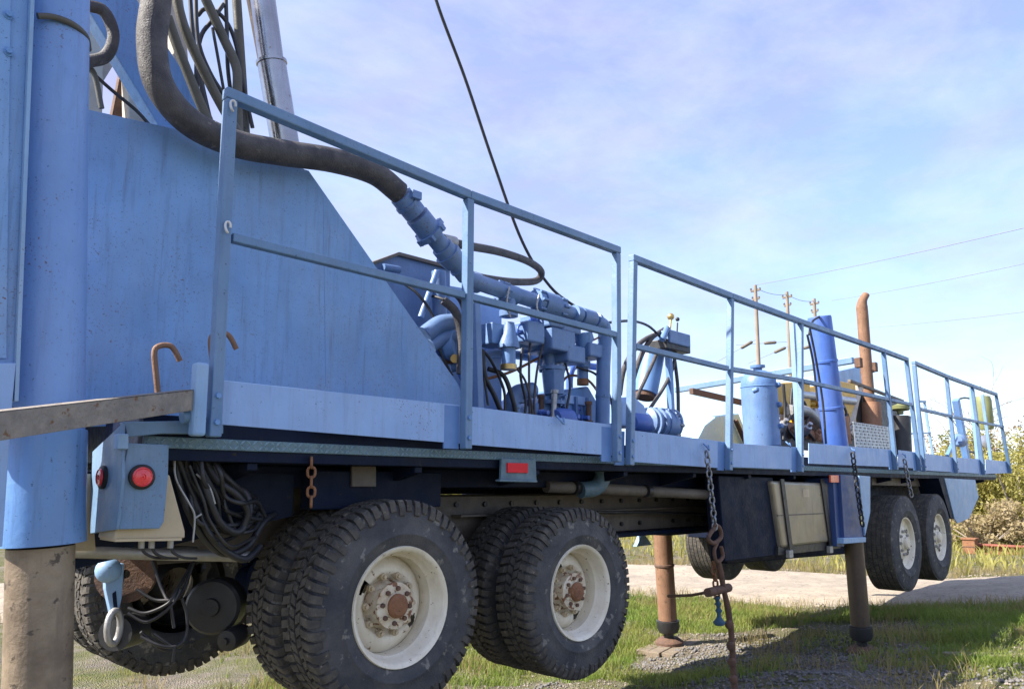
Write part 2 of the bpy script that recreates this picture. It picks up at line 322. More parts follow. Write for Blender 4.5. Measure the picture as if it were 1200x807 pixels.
def railing(ids, label):
    r = empty('railing', (Q(*BOT[ids[0]], RY)+Q(*BOT[ids[-1]], RY))/2, T); r['label'] = label
    tp = {i: Q(*TOP[i], RY) for i in ids}; md = {i: Q(*MID[i], RY) for i in ids}; bt = {i: Q(*BOT[i], RY) for i in ids}
    for i in ids:
        d = (tp[i]-bt[i]).normalized()
        part('post', MB().beam(bt[i], tp[i]-d*.026, PW, PW, (0, 1, 0)), 'rail_blue', r, .006)
        if i > 0:                                                   # bracket beside the second post; elsewhere plates added for shadow patches on the boards
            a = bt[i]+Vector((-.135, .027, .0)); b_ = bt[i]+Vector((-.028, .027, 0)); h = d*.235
            part('bracket_shade_plate', MB().prism([a, b_, b_+h, a+h], (0, .011, 0)), 'plate_blue', r, .002)
        for k in (.06, .17): part('bolt', MB().hexbolt(bt[i]+d*k+Vector((0, -.025, 0)), (0, -1, 0), .012, .01), 'blue_paint', r)
    f, l = ids[0], ids[-1]; e = Vector((.027, 0, 0))
    for a, b_ in zip(ids[:-1], ids[1:]):
        part('top_rail', MB().beam(tp[a]-(e if a == f else e*0), tp[b_]+(e if b_ == l else e*0), .052, .05), 'rail_blue', r, .006)
        dd = (md[b_]-md[a]).normalized()*.027
        part('mid_rail', MB().beam(md[a]+dd, md[b_]-dd, .04, .04), 'rail_blue', r, .005)
        if a in TOE:
            (x0, t0, b0), (x1, t1, b1) = TOE[a]; y = .008
            part('toe_board', MB().prism([Q(x0, t0, y), Q(x1, t1, y), Q(x1, b1, y), Q(x0, b0, y)], (0, .008, 0)), 'blue_pale', r, .002)
    return r, tp, md, bt
r1, tp1, md1, bt1 = railing([0, 1, 2], 'nearest section of handrail with toe boards, hinged at its rear post')
r2, tp2, md2, bt2 = railing([3, 4, 5, 6, 7], 'middle and longest section of handrail with toe boards')
r3, tp3, md3, bt3 = railing([8, 9, 10, 11], 'front section of handrail with toe boards')
# hinge leaf and clips on the rear post
hb = bt1[0]
part('hinge_leaf', MB().box((hb.x-.10, -.055, hb.z-.0), (hb.x-.045, .0, hb.z+.30)), 'blue_light', r1, .012)
for k, (cx, cy) in enumerate(((273, 124), (267, 266))):
    c = Q(cx, cy, -.06); pts = [c+Vector((.011*math.cos(a), -.004*math.sin(2*a), .024*math.sin(a))) for a in np.linspace(0, 2*math.pi, 15)]
    part('clip', MB().tube(pts[:12], .0055, 6), 'white_clip', r1)
for (cx, cy) in ((655, 493), (826, 524), (922, 521), (998, 528), (1058, 534)):      # little hooks on the toe boards
    c = Q(cx, cy, -.0); part('toe_hook', MB().tube(cr([c+Vector((-.02, 0, .03)), c+Vector((-.02, -.03, 0)), c+Vector((.015, -.03, -.02)), c+Vector((.02, -.02, .02))], 4), .007, 6), 'blue_paint', r2)
# second pair of posts seen just inside the rail (far stanchions standing behind it)
for a, b_ in (((928, 372), (938, 548)), ((1137, 452), (1147, 553)), ((1151, 462), (1163, 553))):
    part('stanchion', MB().beam(Q(*b_, .25), Q(*a, .25), .05, .05, (0, 1, 0)), 'blue_light', r2 if a[0] < 1000 else r3, .005)
# ---- deck -----------------------------------------------------------------
ZS0, ZS1 = DZ-.027, DZ+.021        # diamond plate edge
X0D, X1D = 1.14, 15.7
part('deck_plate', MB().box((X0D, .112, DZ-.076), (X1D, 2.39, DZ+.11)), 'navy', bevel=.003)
edge = part('diamond_plate_edge', MB().box((X0D, .10, ZS0), (X1D, .1115, ZS1)), 'teal_plate', bevel=.003)
mb = MB(); x = X0D+.02; k = 0
while x < 11:
    for row, zz in enumerate((ZS0+.012, ZS0+.036)):
        sgn = 1 if (k+row) % 2 else -1; c = Vector((x, .1, zz)); d = Vector((math.cos(.75), 0, sgn*math.sin(.75)))*.0165; nn = Vector((-d.z, 0, d.x)).normalized()*.0055
        b0 = Vector((0, -.004, 0)); mb.add([c-d, c+nn, c+d, c-nn, c+b0-d*.5, c+b0+d*.5], [(0, 3, 5, 4), (3, 2, 5), (2, 1, 4, 5), (1, 0, 4)])
    x += .0285; k += 1
part('raised_tread', mb, 'tread_teal', edge, kind='stuff')
part('deck_edge_far', MB().box((X0D, 2.393, ZS0), (X1D, 2.405, ZS1)), 'teal_plate')
# ---- subframe and chassis -----------------------------------------------------
def rail_y(y, x0, x1, z0, z1, nm, mt, fl=.075, s=1, lab=None):
    o = part(nm, MB().box((x0, y, z0), (x1, y+.012*s, z1)).box((x0, y+.0125*s, z1-.012), (x1, y+fl*s, z1)).box((x0, y+.0125*s, z0), (x1, y+fl*s, z0+.012)), mt, bevel=.003)
    return o
for y, s in ((.80, 1), (1.70, -1)):
    fr = rail_y(y, 1.35, 16.2, DZ-.56, DZ-.25, 'frame_rail', 'frame_brown', s=s)
    if s == 1:
        for i in range(44):
            for zz in (DZ-.305, DZ-.50):
                if i % 4 == 3 and zz < DZ-.4: continue
                part('bolt', MB().hexbolt((2.9+i*.27, .80, zz), (0, -1, 0), .019, .018), 'black_metal', fr)
part('frame_flange', MB().box((3.4, .70, DZ-.385), (9.2, .797, DZ-.372)), 'frame_brown')
part('lower_rail', MB().box((3.9, .66, DZ-.60), (9.0, .80, DZ-.565)), 'navy', bevel=.006)
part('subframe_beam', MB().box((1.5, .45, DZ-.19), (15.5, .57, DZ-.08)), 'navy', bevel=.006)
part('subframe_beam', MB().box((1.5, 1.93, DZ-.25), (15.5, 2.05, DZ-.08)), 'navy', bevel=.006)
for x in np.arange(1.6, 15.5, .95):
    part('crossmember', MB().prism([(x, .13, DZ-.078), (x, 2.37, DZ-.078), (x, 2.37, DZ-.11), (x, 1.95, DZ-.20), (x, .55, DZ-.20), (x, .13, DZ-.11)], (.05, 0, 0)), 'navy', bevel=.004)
p0 = Q(415, 548, .3); part('cover_plate', MB().prism(QS([(413, 546, .3), (441, 546, .3), (441, 570, .3), (413, 570, .3)]), (0, .02, 0)), 'frame_brown', bevel=.004)
part('bracket_box', MB().box((2.05, .32, DZ-.30), (2.9, .44, DZ-.10)), 'navy', bevel=.008)
# red rectangular marker on its bracket
o = part('marker_bracket', MB().prism(QS([(588, 537, .07), (628, 538, .07), (629, 563, .07), (587, 562, .07)]), (0, .02, 0)).prism(QS([(586, 561.5, .05), (630, 562.5, .05), (630, 565, .05), (586, 564, .05)]), (0, .04, 0)), 'teal_plate', bevel=.004)
part('red_marker', MB().prism(QS([(595, 542, .06), (619, 542.5, .06), (619, 554, .06), (595, 553.5, .06)]), (0, .012, 0)), 'red_marker', o, .003)
# pipe along the frame with elbow
pp = cr(QS([(706, 546, .35), (706, 560, .35), (698, 571, .37), (680, 574, .4)]), 6)
o = part('deck_pipe', MB().tube(QS([(640, 570, .45), (700, 572, .42), (842, 580, .3)]), .042, 16), 'frame_brown')
part('elbow', MB().tube(pp, .06, 16).cyl(Q(706, 547, .35), Q(706, 551, .35), .075), 'teal_plate', o)
for a in (672, 756): part('clamp', MB().cyl(Q(a, 571+(a-672)*.05, .42 if a < 700 else .36), Q(a+5, 571+(a-672)*.05, .42 if a < 700 else .36), .05), 'black_metal', o)
part('air_line', MB().tube(QS([(700, 600, .66), (760, 600, .66), (860, 603, .66)]), .012, 8), 'black_metal')
part('drop_rod', MB().cyl(Q(680, 555, .5), Q(676, 575, .5), .012), 'galv')
# ---- toolbox cabinet, fuel tank, jack guard -----------------------------------------
zc0 = Q(760, 632, .35).z
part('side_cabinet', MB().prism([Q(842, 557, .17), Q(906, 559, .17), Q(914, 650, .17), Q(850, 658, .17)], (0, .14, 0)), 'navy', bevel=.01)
ft = part('fuel_tank', MB().prism(QS([(905, 563, .12), (975, 566, .12), (981, 634, .12), (917, 642, .12)]), (0, .55, 0)), 'tank_bronze', bevel=.03, seg=3)
part('tank_seam', MB().prism(QS([(911.5, 603, .116), (978, 600, .116), (978, 601.2, .116), (911.5, 604.4, .116)]), (0, .01, 0)), 'frame_brown', ft)
part('tank_label', MB().prism(QS([(941, 573, .117), (948, 573, .117), (948.5, 582, .117), (941.5, 582, .117)]), (0, .004, 0)), 'beige', ft)
for a, b_ in (((915, 561), (926, 645)), ((962, 561), (973, 640))):
    part('strap', MB().prism([Q(a[0], a[1], .105), Q(a[0]+4, a[1], .105), Q(b_[0]+4, b_[1], .105), Q(b_[0], b_[1], .105)], (0, .014, 0)), 'black_metal', ft, .002)
    c = Q(b_[0]+1, b_[1]+3, .1); part('strap_bolt', MB().box((c.x-.05, .09, c.z-.04), (c.x+.03, .13, c.z+.03)), 'galv', ft, .004)
part('tank_tray', MB().prism(QS([(912, 640, .14), (985, 633, .14), (985, 642, .14), (912, 650, .14)]), (0, .5, 0)), 'black_metal', ft)
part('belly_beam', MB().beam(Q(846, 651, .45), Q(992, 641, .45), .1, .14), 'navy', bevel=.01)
jb = part('jack_housing', MB().prism(QS([(985, 556, .02), (1004, 557, .02), (1012, 632, .02), (990, 636, .02)]), (0, .42, 0)), 'housing_blue', bevel=.006)
part('jack_housing_panel', MB().prism(QS([(976, 560, .06), (983.5, 560, .06), (989.5, 640, .06), (981, 640, .06)]), (0, .3, 0)), 'housing_blue', bevel=.004)
part('gusset', MB().prism(QS([(1007, 557, .0), (1020, 558, .0), (1020, 600, .0), (1014, 628, .0)]), (0, .02, 0)), 'blue_light', bevel=.004)
part('housing_flange', MB().prism(QS([(989, 630, -.01), (1015, 629, -.01), (1015, 635, -.01), (989, 637, -.01)]), (0, .44, 0)), 'blue_light', bevel=.006)
part('side_marker', MB().prism(QS([(973.5, 556.5, .03), (983, 556.5, .03), (983.5, 565, .03), (974, 565, .03)]), (0, .02, 0)), 'orange_lens', bevel=.003)
# jacks
def jack_leg(top, bot, r, mt, pad=True, name='jack_leg'):
    top = Vector(top); bot = Vector(bot); d = (bot-top).normalized(); Ln = (bot-top).length
    j = part(name, MB().tube([top, top+d*(Ln-.30)], r, 28), mt)
    part('lower_collar', MB().lathe([(r*.9, 0), (r*1.22, .01), (r*1.22, .10), (r*1.02, .15), (r*.55, .17), (r*.55, .24)], top+d*(Ln-.30), d, 28), 'black_metal', j)
    part('foot', MB().lathe([(.02, -.02), (r*1.05, -.01), (r*1.5, .03), (r*1.5, .06), (.02, .06)], top+d*(Ln-.07), d, 24), 'rust_dark', j)
    return j
JX = Q(1011, 765, .12)
fj = Vector((JX.x, .12, G(JX.x, .12)))
jt = Q(1000, 632, .12); jack_leg(jt, fj, .10, 'rod_brown')
fb = Q(784, 742, 2.28); fb.z = G(fb.x, fb.y)+.035; ftp = Q(776, 622, 2.28)
jack_leg(ftp, fb, .115, 'jack_rust')
part('jack_ring', MB().lathe([(.118, 0), (.125, .01), (.125, .03), (.118, .04)], fb+(ftp-fb).normalized()*.95, (ftp-fb), 24), 'rust_dark')
# ---- wheels ---------------------------------------------------------------------
def tyre_mesh(R_, W_, rim, mud, seed=1):
    """axis along y, outer face towards -y; R_ outer radius, W_ width, rim = bead radius"""
    mb = MB(); h = W_/2; Rb = R_-(.022 if mud else .008); sh = Rb-.03
    half = [(rim, h*.74), (rim+.012, h*.86), (rim+.045, h*.955), (rim+(sh-rim)*.35, h*1.0), (rim+(sh-rim)*.36, h*1.012), (rim+(sh-rim)*.40, h*1.012), (rim+(sh-rim)*.41, h*1.0), (rim+(sh-rim)*.6, h*.985), (sh-.03, h*.93), (sh, h*.90), (Rb-.008, h*.84), (Rb, h*.70)]
    prof = [(r, -y) for r, y in half]+[(r, y) for r, y in half[::-1]]
    ax = Vector((0, 1, 0)); seg = 72
    vs = []; n = len(prof)
    for r, y in prof:
        for k in range(seg): a = 2*math.pi*k/seg; vs.append((r*math.cos(a), y, r*math.sin(a)))
    mb.add(vs, [(i*seg+k, (i+1)*seg+k, (i+1)*seg+(k+1) % seg, i*seg+(k+1) % seg) for i in range(n-1) for k in range(seg)], True)
    rd = random.Random(seed)
    def block(poly, a0, a1, twist=0):
        """polygon in (radius, y) swept from angle a0 to a1; twist shifts angle along y"""
        m_ = len(poly); A = []; B = []
        for r, y in poly:
            for lst, a in ((A, a0), (B, a1)):
                aa = a+twist*y; lst.append((r*math.cos(aa), y, r*math.sin(aa)))
        mb.add(A+B, [tuple(range(m_)), tuple(range(2*m_-1, m_-1, -1))]+[((i+1) % m_, i, i+m_, (i+1) % m_+m_) for i in range(m_)])
    if mud:
        N = 60; da = 2*math.pi/N
        for i in range(N):
            for s in (-1, 1):
                a = (i+(.5 if s > 0 else 0))*da+rd.uniform(-.004, .004); Rr = R_-rd.uniform(0, .004)
                ext = .93 if i % 2 else .98
                poly = [(Rb-.015, s*h*.36), (Rr, s*h*.36), (Rr, s*h*.80), (Rr-.012, s*h*.90), (Rr-.038, s*h*ext), (Rr-.055 if i % 2 else Rr-.075, s*h*(ext+.03)), (Rr-.065 if i % 2 else Rr-.085, s*h*.90), (Rb-.02, s*h*.84)]
                if s > 0: poly = poly[::-1]
                block(poly, a, a+da*.66, s*.35)
                b_ = a+da*.33
                poly = [(Rb-.01, s*h*.04), (Rr-.002, s*h*.04), (Rr-.002, s*h*.31), (Rb-.01, s*h*.31)]
                if s > 0: poly = poly[::-1]
                block(poly, b_, b_+da*.72, -s*.9)
    else:
        N = 80; da = 2*math.pi/N
        for j in range(6):
            y0 = -h*.83+j*h*.283; y1 = y0+h*.235
            for i in range(N):
                a = i*da+(j % 2)*da*.5; block([(Rb-.012, y0), (R_, y0), (R_, y1), (Rb-.012, y1)], a, a+da*.93, .25*(1 if j % 2 else -1))
    me = mb.data('tyre', (0, 0, 0)); me.materials.append(MATS['rubber']); me.materials.append(MATS['rubber_dusty'])
    nb = (n-1)*seg
    for k, p in enumerate(me.polygons):
        if k >= nb: p.material_index = 1
    return me
def mdata(name, mb, mt): me = mb.data(name, (0, 0, 0)); me.materials.append(MATS[mt]); return me
AY = (0, 1, 0)
R1, W1, B1 = .535, .285, .287
R2, W2, B2 = .585, .40, .305
ty1 = tyre_mesh(R1, W1, B1, True); ty2 = tyre_mesh(R2, W2, B2, False, 3)
def dish_rim():     # outer dual wheel: deep dish, disc far inside, hand holes cut as real openings
    mb = MB(); h = W1/2
    mb.lathe([(B1+.004, -h*.70), (B1+.014, -h*.86), (B1+.010, -h*.93), (B1-.004, -h*.90), (B1-.016, -h*.80), (B1-.022, -h*.45), (B1-.040, -h*.30), (B1-.044, h*.90)], (0, 0, 0), AY, 56)
    # disc between r=.262 and r=.10, with 5 oval holes : polar grid with removed cells
    nr, na = 12, 80; y_at = lambda r: -.045+.05*((r-.165)/.0785)**2 if r > .165 else -.045+(.165-r)*1.1
    rs = np.linspace(.10, .2435, nr); vs = [(r*math.cos(2*math.pi*k/na), y_at(r)+.035, r*math.sin(2*math.pi*k/na)) for r in rs for k in range(na)]
    fs = []
    for i in range(nr-1):
        for k in range(na):
            a = 2*math.pi*(k+.5)/na; rm = (rs[i]+rs[i+1])/2; hit = False
            for q in range(2):
                d = (a-math.pi*q+.22+math.pi) % (2*math.pi)-math.pi
                if (d*rm/.036)**2+((rm-.188)/.027)**2 < 1: hit = True
            if not hit: fs.append((i*na+k, i*na+(k+1) % na, (i+1)*na+(k+1) % na, (i+1)*na+k))
    mb.add(vs, fs, True)
    return mdata('rim', mb, 'rim_white')
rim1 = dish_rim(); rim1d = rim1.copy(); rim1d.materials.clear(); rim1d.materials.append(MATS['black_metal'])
hub1 = mdata('hub', MB().lathe([(.128, .07), (.124, .02), (.108, .0), (.102, -.050), (.116, -.053), (.116, -.068), (.108, -.070), (.066, -.070), (.064, -.082), (.001, -.084)], (0, 0, 0), AY, 32), 'hub_rusty')
cap1 = mdata('axle_cap', MB().lathe([(.062, -.0825), (.060, -.096), (.044, -.110), (.001, -.113)], (0, 0, 0), AY, 20), 'rust')
nut_m = mdata('flange_bolt', MB().tube([(0, 0, 0), (0, -.018, 0)], .0125, 6), 'rust_dark')
lug_m = mdata('lug_nut', MB().lathe([(.026, 0), (.026, -.004)], (0, 0, 0), AY, 12).tube([(0, 0, 0), (0, -.026, 0)], .019, 6).tube([(0, -.02, 0), (0, -.04, 0)], .010, 8), 'beige')
def flat_rim():
    mb = MB(); h = W2/2
    mb.lathe([(B2+.004, -h*.70), (B2+.014, -h*.80), (B2+.010, -h*.86), (B2-.004, -h*.84), (B2-.018, -h*.74), (B2-.024, -h*.62), (B2-.05, -h*.58)], (0, 0, 0), AY, 48)
    mb.lathe([(B2-.05, -h*.58), (.215, -h*.56), (.18, -h*.60), (.16, -h*.66), (.09, -h*.66)], (0, 0, 0), AY, 48)
    return mdata('rim', mb, 'rim_white')
rim2 = flat_rim()
hub2 = mdata('hub', MB().lathe([(.10, -.10), (.098, -.14), (.075, -.150), (.072, -.175), (.055, -.190), (.001, -.192)], (0, 0, 0), AY, 28), 'rim_white')
hole_m = mdata('hand_hole', MB().lathe([(.001, -.0), (.026, -.0), (.026, -.004)], (0, 0, 0), AY, 14), 'black_metal')
lug2_m = mdata('lug_nut', MB().tube([(0, 0, 0), (0, -.02, 0)], .02, 6).tube([(0, -.015, 0), (0, -.03, 0)], .011, 8), 'galv')
def wheel(cx, cy, cz, kind, flip, rot, label=None):
    """kind: outer / inner (dual) or steer; flip: facing +y side"""
    wv = empty('wheel', (cx, cy, cz), T); wv.rotation_euler = (0, rot, math.pi if flip else 0)
    if label: wv['label'] = label
    def ch(nm, me, loc=(0, 0, 0), r=None):
        o = bpy.data.objects.new(nm, me); C.objects.link(o); o.parent = wv; o.location = loc
        if r: o.rotation_euler = r
    if kind == 'steer':
        ch('tyre', ty2); ch('rim', rim2); ch('hub', hub2)
        for k in range(10):
            a = 2*math.pi*k/10; ch('lug_nut', lug2_m, (.145*math.cos(a), -W2/2*.66, .145*math.sin(a)))
        for k in range(5):
            a = 2*math.pi*(k+.5)/5; ch('hand_hole', hole_m, (.225*math.cos(a), -W2/2*.585, .225*math.sin(a)))
    else:
        ch('tyre', ty1); ch('rim', rim1 if kind == 'outer' else rim1d)
        if kind == 'outer':
            ch('hub', hub1); ch('axle_cap', cap1)
            for k in range(8):
                a = 2*math.pi*(k+.3)/8; ch('flange_bolt', nut_m, (.086*math.cos(a), -.0655, .086*math.sin(a)))
            for k in range(10):
                a = 2*math.pi*(k+.5)/10; ch('lug_nut', lug_m, (.148*math.cos(a), .003, .148*math.sin(a)))
    return wv
YF = .03    # outer sidewall plane
wa = Q(474, 711, YF); wb = Q(684, 694, YF)
WZ = (wa.z+wb.z)/2
RXS = [(wa.x, wa.z), (wb.x, wb.z)]
for i, (x, z) in enumerate(RXS):
    wheel(x, YF+W1/2, z, 'outer', False, .35+i*.5, 'nearest wheel, outer of the rear pair' if i == 0 else 'outer wheel of the second pair')
    wheel(x, YF+W1*1.5+.07, z, 'inner', False, .1)
    wheel(x-.42, 2.36-YF-W1/2, z, 'outer', True, .9); wheel(x-.42, 2.36-YF-W1*1.5-.07, z, 'inner', True, .2)
    ax_ = part('axle', MB().cyl((x, .5, z), (x, 2.0, z), .085, 20), 'navy')
    part('differential', MB().lathe([(.03, -.20), (.16, -.15), (.21, -.05), (.21, .05), (.16, .15), (.03, .20)], (x, 1.25, z), (1, 0, 0), 24), 'navy', ax_)
    for y in (.62, 1.88):
        part('brake_drum', MB().lathe([(.05, -.09), (.21, -.08), (.215, .06), (.20, .08), (.05, .09)], (x, y+(.02 if y < 1 else -.02), z), AY, 32), 'black_metal', ax_)
    part('drive_shaft', MB().cyl((x+.2, 1.25, z), (x+1.2, 1.25, z+.1), .05), 'navy')
mxr = (RXS[0][0]+RXS[1][0])/2
for y in (.86, 1.64):
    lf = part('leaf_spring', MB().tube(cr([(RXS[0][0]-.05, y, WZ+.16), (mxr, y, WZ+.30), (RXS[1][0]+.05, y, WZ+.16)], 6), .05, 4), 'navy')
    part('spring_saddle', MB().box((mxr-.1, y-.06, WZ-.05), (mxr+.1, y+.06, WZ+.33)), 'navy', lf, .01)
fa = Q(1066, 636, -.02); fb2 = Q(1104, 629, -.02)
FXS = [(fa.x, fa.z), (fb2.x, fb2.z)]
for i, (x, z) in enumerate(FXS):
    wheel(x, -.02+W2/2, z, 'steer', False, .3*i, 'rear one of the two wide steering wheels' if i == 0 else 'foremost steering wheel')
    wheel(x-.5, 2.52-W2/2, z, 'steer', True, .5)
    part('axle', MB().cyl((x, .3, z), (x, 2.2, z), .07), 'navy')
# brake chambers behind the rear pair
for a, b_, r in ((Q(246, 712, .75), Q(246, 712, .95), .14), (Q(262, 752, .62), Q(262, 752, .72), .055)):
    part('brake_chamber', MB().lathe([(.001, 0), (r*.3, 0), (r*.33, .02), (r*.9, .025), (r, .04), (r, .16), (r*.8, .19), (.001, .2)], a, (b_-a)+Vector((.1, 0, .03)), 24), 'black_metal')
# ---- front fender -----------------------------------------------------------------
part('front_fender', MB().prism(QS([(1107, 560, .02), (1143, 562, .02), (1147, 582, .02), (1136, 607, .02), (1122, 613, .02), (1119, 608, .02)]), (0, .012, 0)), 'blue_light', bevel=.003)
part('fender_inner', MB().prism(QS([(1100, 560, .03), (1106, 560, .03), (1118, 608, .03), (1114, 606, .03)]), (0, .3, 0)), 'navy')
part('fender_beam', MB().prism(QS([(1022, 558, .3), (1100, 560, .3), (1100, 570, .3), (1022, 568, .3)]), (0, .1, 0)), 'frame_brown', bevel=.004)
part('wheel_housing', MB().box((Q(1022, 560, .5).x, .55, DZ-.60), (FXS[1][0]+1.2, .6, DZ-.09)), 'navy')
# ---- rear jack column and rear post ----------------------------------------------------
YC = .2
c0, c1, c2, c3 = Q(60, -60, YC), Q(51, 505, YC), Q(48, 640, YC), Q(40, 1010, YC)
c3 = c1+(c2-c1).normalized()*((c1.z-.02-G(c1.x, YC))/abs((c2-c1).normalized().z))
col = part('jack_column', MB().tube([c0+(c0-c1)*.6, c1], .138, 40), 'column_blue')
part('column_sleeve', MB().lathe([(.137, 0), (.146, .003), (.148, .012), (.146, .30), (.150, .405), (.150, .425), (.12, .427)], c1+(c1-c2).normalized()*.005, c2-c1, 40), 'blue_paint', col)
rd = part('jack_rod', MB().tube([c2, c3], .112, 36), 'steel_rod', col)
part('jack_foot', MB().lathe([(.02, 0), (.14, 0), (.22, .05), (.22, .08), (.02, .08)], c3-Vector((0, 0, .05))+(c2-c3).normalized()*.06, c3-c2, 28), 'rust_dark', col)
# rear mast post with flange
pz = part('rear_post', MB().prism([Q(-70, -80, .03), Q(38, -80, .03), Q(16, 470, .03), Q(-70, 470, .03)], (0, .22, 0)), 'blue_panel', bevel=.006)
part('post_flange', MB().prism([Q(39, -80, -.0), Q(44, -80, -.0), Q(22, 470, -.0), Q(17, 470, -.0)], (0, .24, 0)), 'blue_light', pz, .002)
part('post_cover', MB().prism([Q(-70, -80, .02), Q(14, -80, .02), Q(8, 420, .02), Q(-70, 420, .02)], (0, .009, 0)), 'blue_panel', pz, .003)
part('post_base', MB().prism([Q(-70, 427, .0), Q(19, 425, .0), Q(13, 490, .0), Q(3, 640, .0), Q(-70, 650, .0)], (0, .026, 0)), 'blue_pale', pz, .003)
for a in ((10, 18), (10, 61)):
    p = Q(*a, .02); part('bolt', MB().lathe([(.001, -.016), (.010, -.016), (.010, -.004), (.017, -.004), (.017, 0)], p, AY, 12), 'blue_paint', pz)
# ---- rear lamp bracket --------------------------------------------------------------
YB = .02
fp = [(151, 519), (198, 521), (197, 560), (192, 611), (187, 619), (137, 620), (142, 560)]
lb = part('lamp_bracket', MB().prism([Q(a, b_, YB) for a, b_ in fp], (0, .012, 0)), 'teal_plate' if 0 else 'bracket_blue', bevel=.003)
xl = Q(137, 600, YB).x
side = [QX(143, 496, xl), QX(150, 519, xl), QX(143, 560, xl), QX(136.5, 620, xl), QX(105.5, 625, xl), QX(108, 529, xl)]
side[1].y = max(side[1].y, YB+.0); part('bracket_side', MB().prism(side, (.012, 0, 0)), 'bracket_blue', lb, .003)
def lamp(c, ax, r, parent):
    ax = Vector(ax); o = part('tail_lamp', MB().lathe([(r*1.28, 0), (r*1.28, .012), (r*1.02, .016), (r*1.0, .006)], c, ax, 32), 'black_rubber', parent)
    part('lens', MB().lathe([(r, .006), (r, .016), (r*.86, .022), (r*.78, .019), (r*.3, .022), (r*.26, .017), (r*.1, .018), (.001, .021)], c, ax, 32), 'red_lens', o)
lamp(Q(165.5, 558.5, YB), (0, -1, 0), .038, lb)
lamp(QX(122, 559, xl), (-1, 0, 0), .036, lb)
part('bracket_tab', MB().prism(QS([(139, 508, .0), (151, 508, .0), (151, 526, .0), (138, 526, .0)]), (0, .05, 0)), 'blue_light', lb, .004)
part('bracket_arm', MB().prism(QS([(145, 494, .05), (262, 492, .05), (262, 508, .05), (190, 508, .05), (150, 512, .05)]), (0, .05, 0)), 'bracket_blue', lb, .004)
part('hinge_boss', MB().cyl(Q(213, 488, .0), Q(233, 487, .0), .028, 16), 'bracket_blue', lb)
jb_ = part('junction_box', MB().prism(QS([(152, 560, .06), (199, 556, .06), (217, 622, .06), (217, 630, .06), (133, 632, .06)]), (0, .18, 0)), 'beige', bevel=.006)
part('box_lip', MB().prism(QS([(135, 631.5, .05), (213, 630, .05), (213, 633, .05), (135, 634.5, .05)]), (0, .17, 0)), 'beige', jb_)
part('beige_panel', MB().prism(QS([(88, 555, .34), (106, 555, .34), (112, 645, .34), (86, 645, .34)]), (0, .02, 0)), 'beige', jb_)
for a in (166, 178, 200):
    c = Q(a, 633, .12); part('cable_gland', MB().cyl(c, c-Vector((0, 0, .03)), .012, 10), 'galv', jb_)
    pts = cr(QS([(a, 638, .12), (a+3, 647, .12), (a+15, 653, .13), (a+30, 654, .18)]), 5); part('cable', MB().tube(pts, .006, 6), 'cable', jb_)
part('cross_bar', MB().cyl(Q(70, 646, .42), Q(292, 652, .42), .026, 14), 'galv')
part('cross_bar', MB().cyl(Q(75, 637, .5), Q(230, 644, .5), .016, 12), 'frame_brown')
part('rear_crossmember', MB().box((1.2, .35, DZ-.40), (1.3, 2.2, DZ-.1)), 'navy', bevel=.008)
part('rear_bracket_plate', MB().prism([(1.0, .42, DZ-.12), (2.0, .42, DZ-.12), (2.0, .42, DZ-.33), (1.0, .42, DZ-.52)], (0, .012, 0)), 'navy')
part('side_web', MB().prism(QS([(285, 556, .72), (420, 545, .72), (420, 580, .72), (290, 600, .72)]), (0, .02, 0)), 'frame_brown')
# black hose bundle
def hoses(lst, r, mt, nm='hose', parent=None, seg=8, n=6):
    for l in lst: part(nm, MB().tube(cr(QS(l), n), r, seg), mt, parent)
hoses([[(206, 530, .2), (212, 575, .2), (235, 625, .22), (262, 648, .25), (290, 640, .3), (310, 610, .35), (330, 598, .5)],
       [(216, 530, .24), (225, 580, .2), (250, 632, .2), (285, 655, .24), (305, 640, .3)],
       [(226, 528, .2), (240, 570, .16), (258, 612, .18), (280, 623, .22), (292, 600, .26), (288, 578, .28), (270, 568, .3)],
       [(236, 528, .22), (252, 560, .2), (278, 580, .2), (290, 600, .22), (284, 620, .24)],
       [(246, 528, .26), (256, 548, .25), (276, 570, .25), (300, 585, .4)],
       [(212, 528, .3), (230, 590, .26), (255, 620, .26), (288, 618, .3), (300, 590, .4)]], .0165, 'cable', 'bundle_hose')
J_ = lambda v: random.uniform(-v, v)
hoses([[(207+k*6+J_(3), 528, .18+J_(.05)), (213+k*6.5+J_(7), 560+J_(8), .17+J_(.05)), (232+k*6+J_(9), 600-k*2+J_(14), .19+J_(.05)), (258+k*4+J_(9), 632-k*6+J_(14), .22+J_(.05)), (284+k*3+J_(8), 628-k*6+J_(16), .28+J_(.05)), (304+J_(8), 600+J_(16), .36)] for k in range(7)], .010, 'cable', 'bundle_hose')
hoses([[(222, 545, .15), (238, 585, .15), (246, 610, .16), (270, 640, .18), (300, 628, .3)], [(250, 545, .2), (262, 580, .2), (268, 600, .2), (300, 600, .35)]], .007, 'black_metal', 'bundle_hose')
hoses([[(205, 530, .15), (206, 560, .15), (222, 590, .14), (228, 605, .14), (226, 635, .14)], [(228, 607, .14), (236, 602, .14)], [(230, 555, .15), (245, 570, .15), (252, 590, .15)]], .0045, 'galv', 'thin_wire')
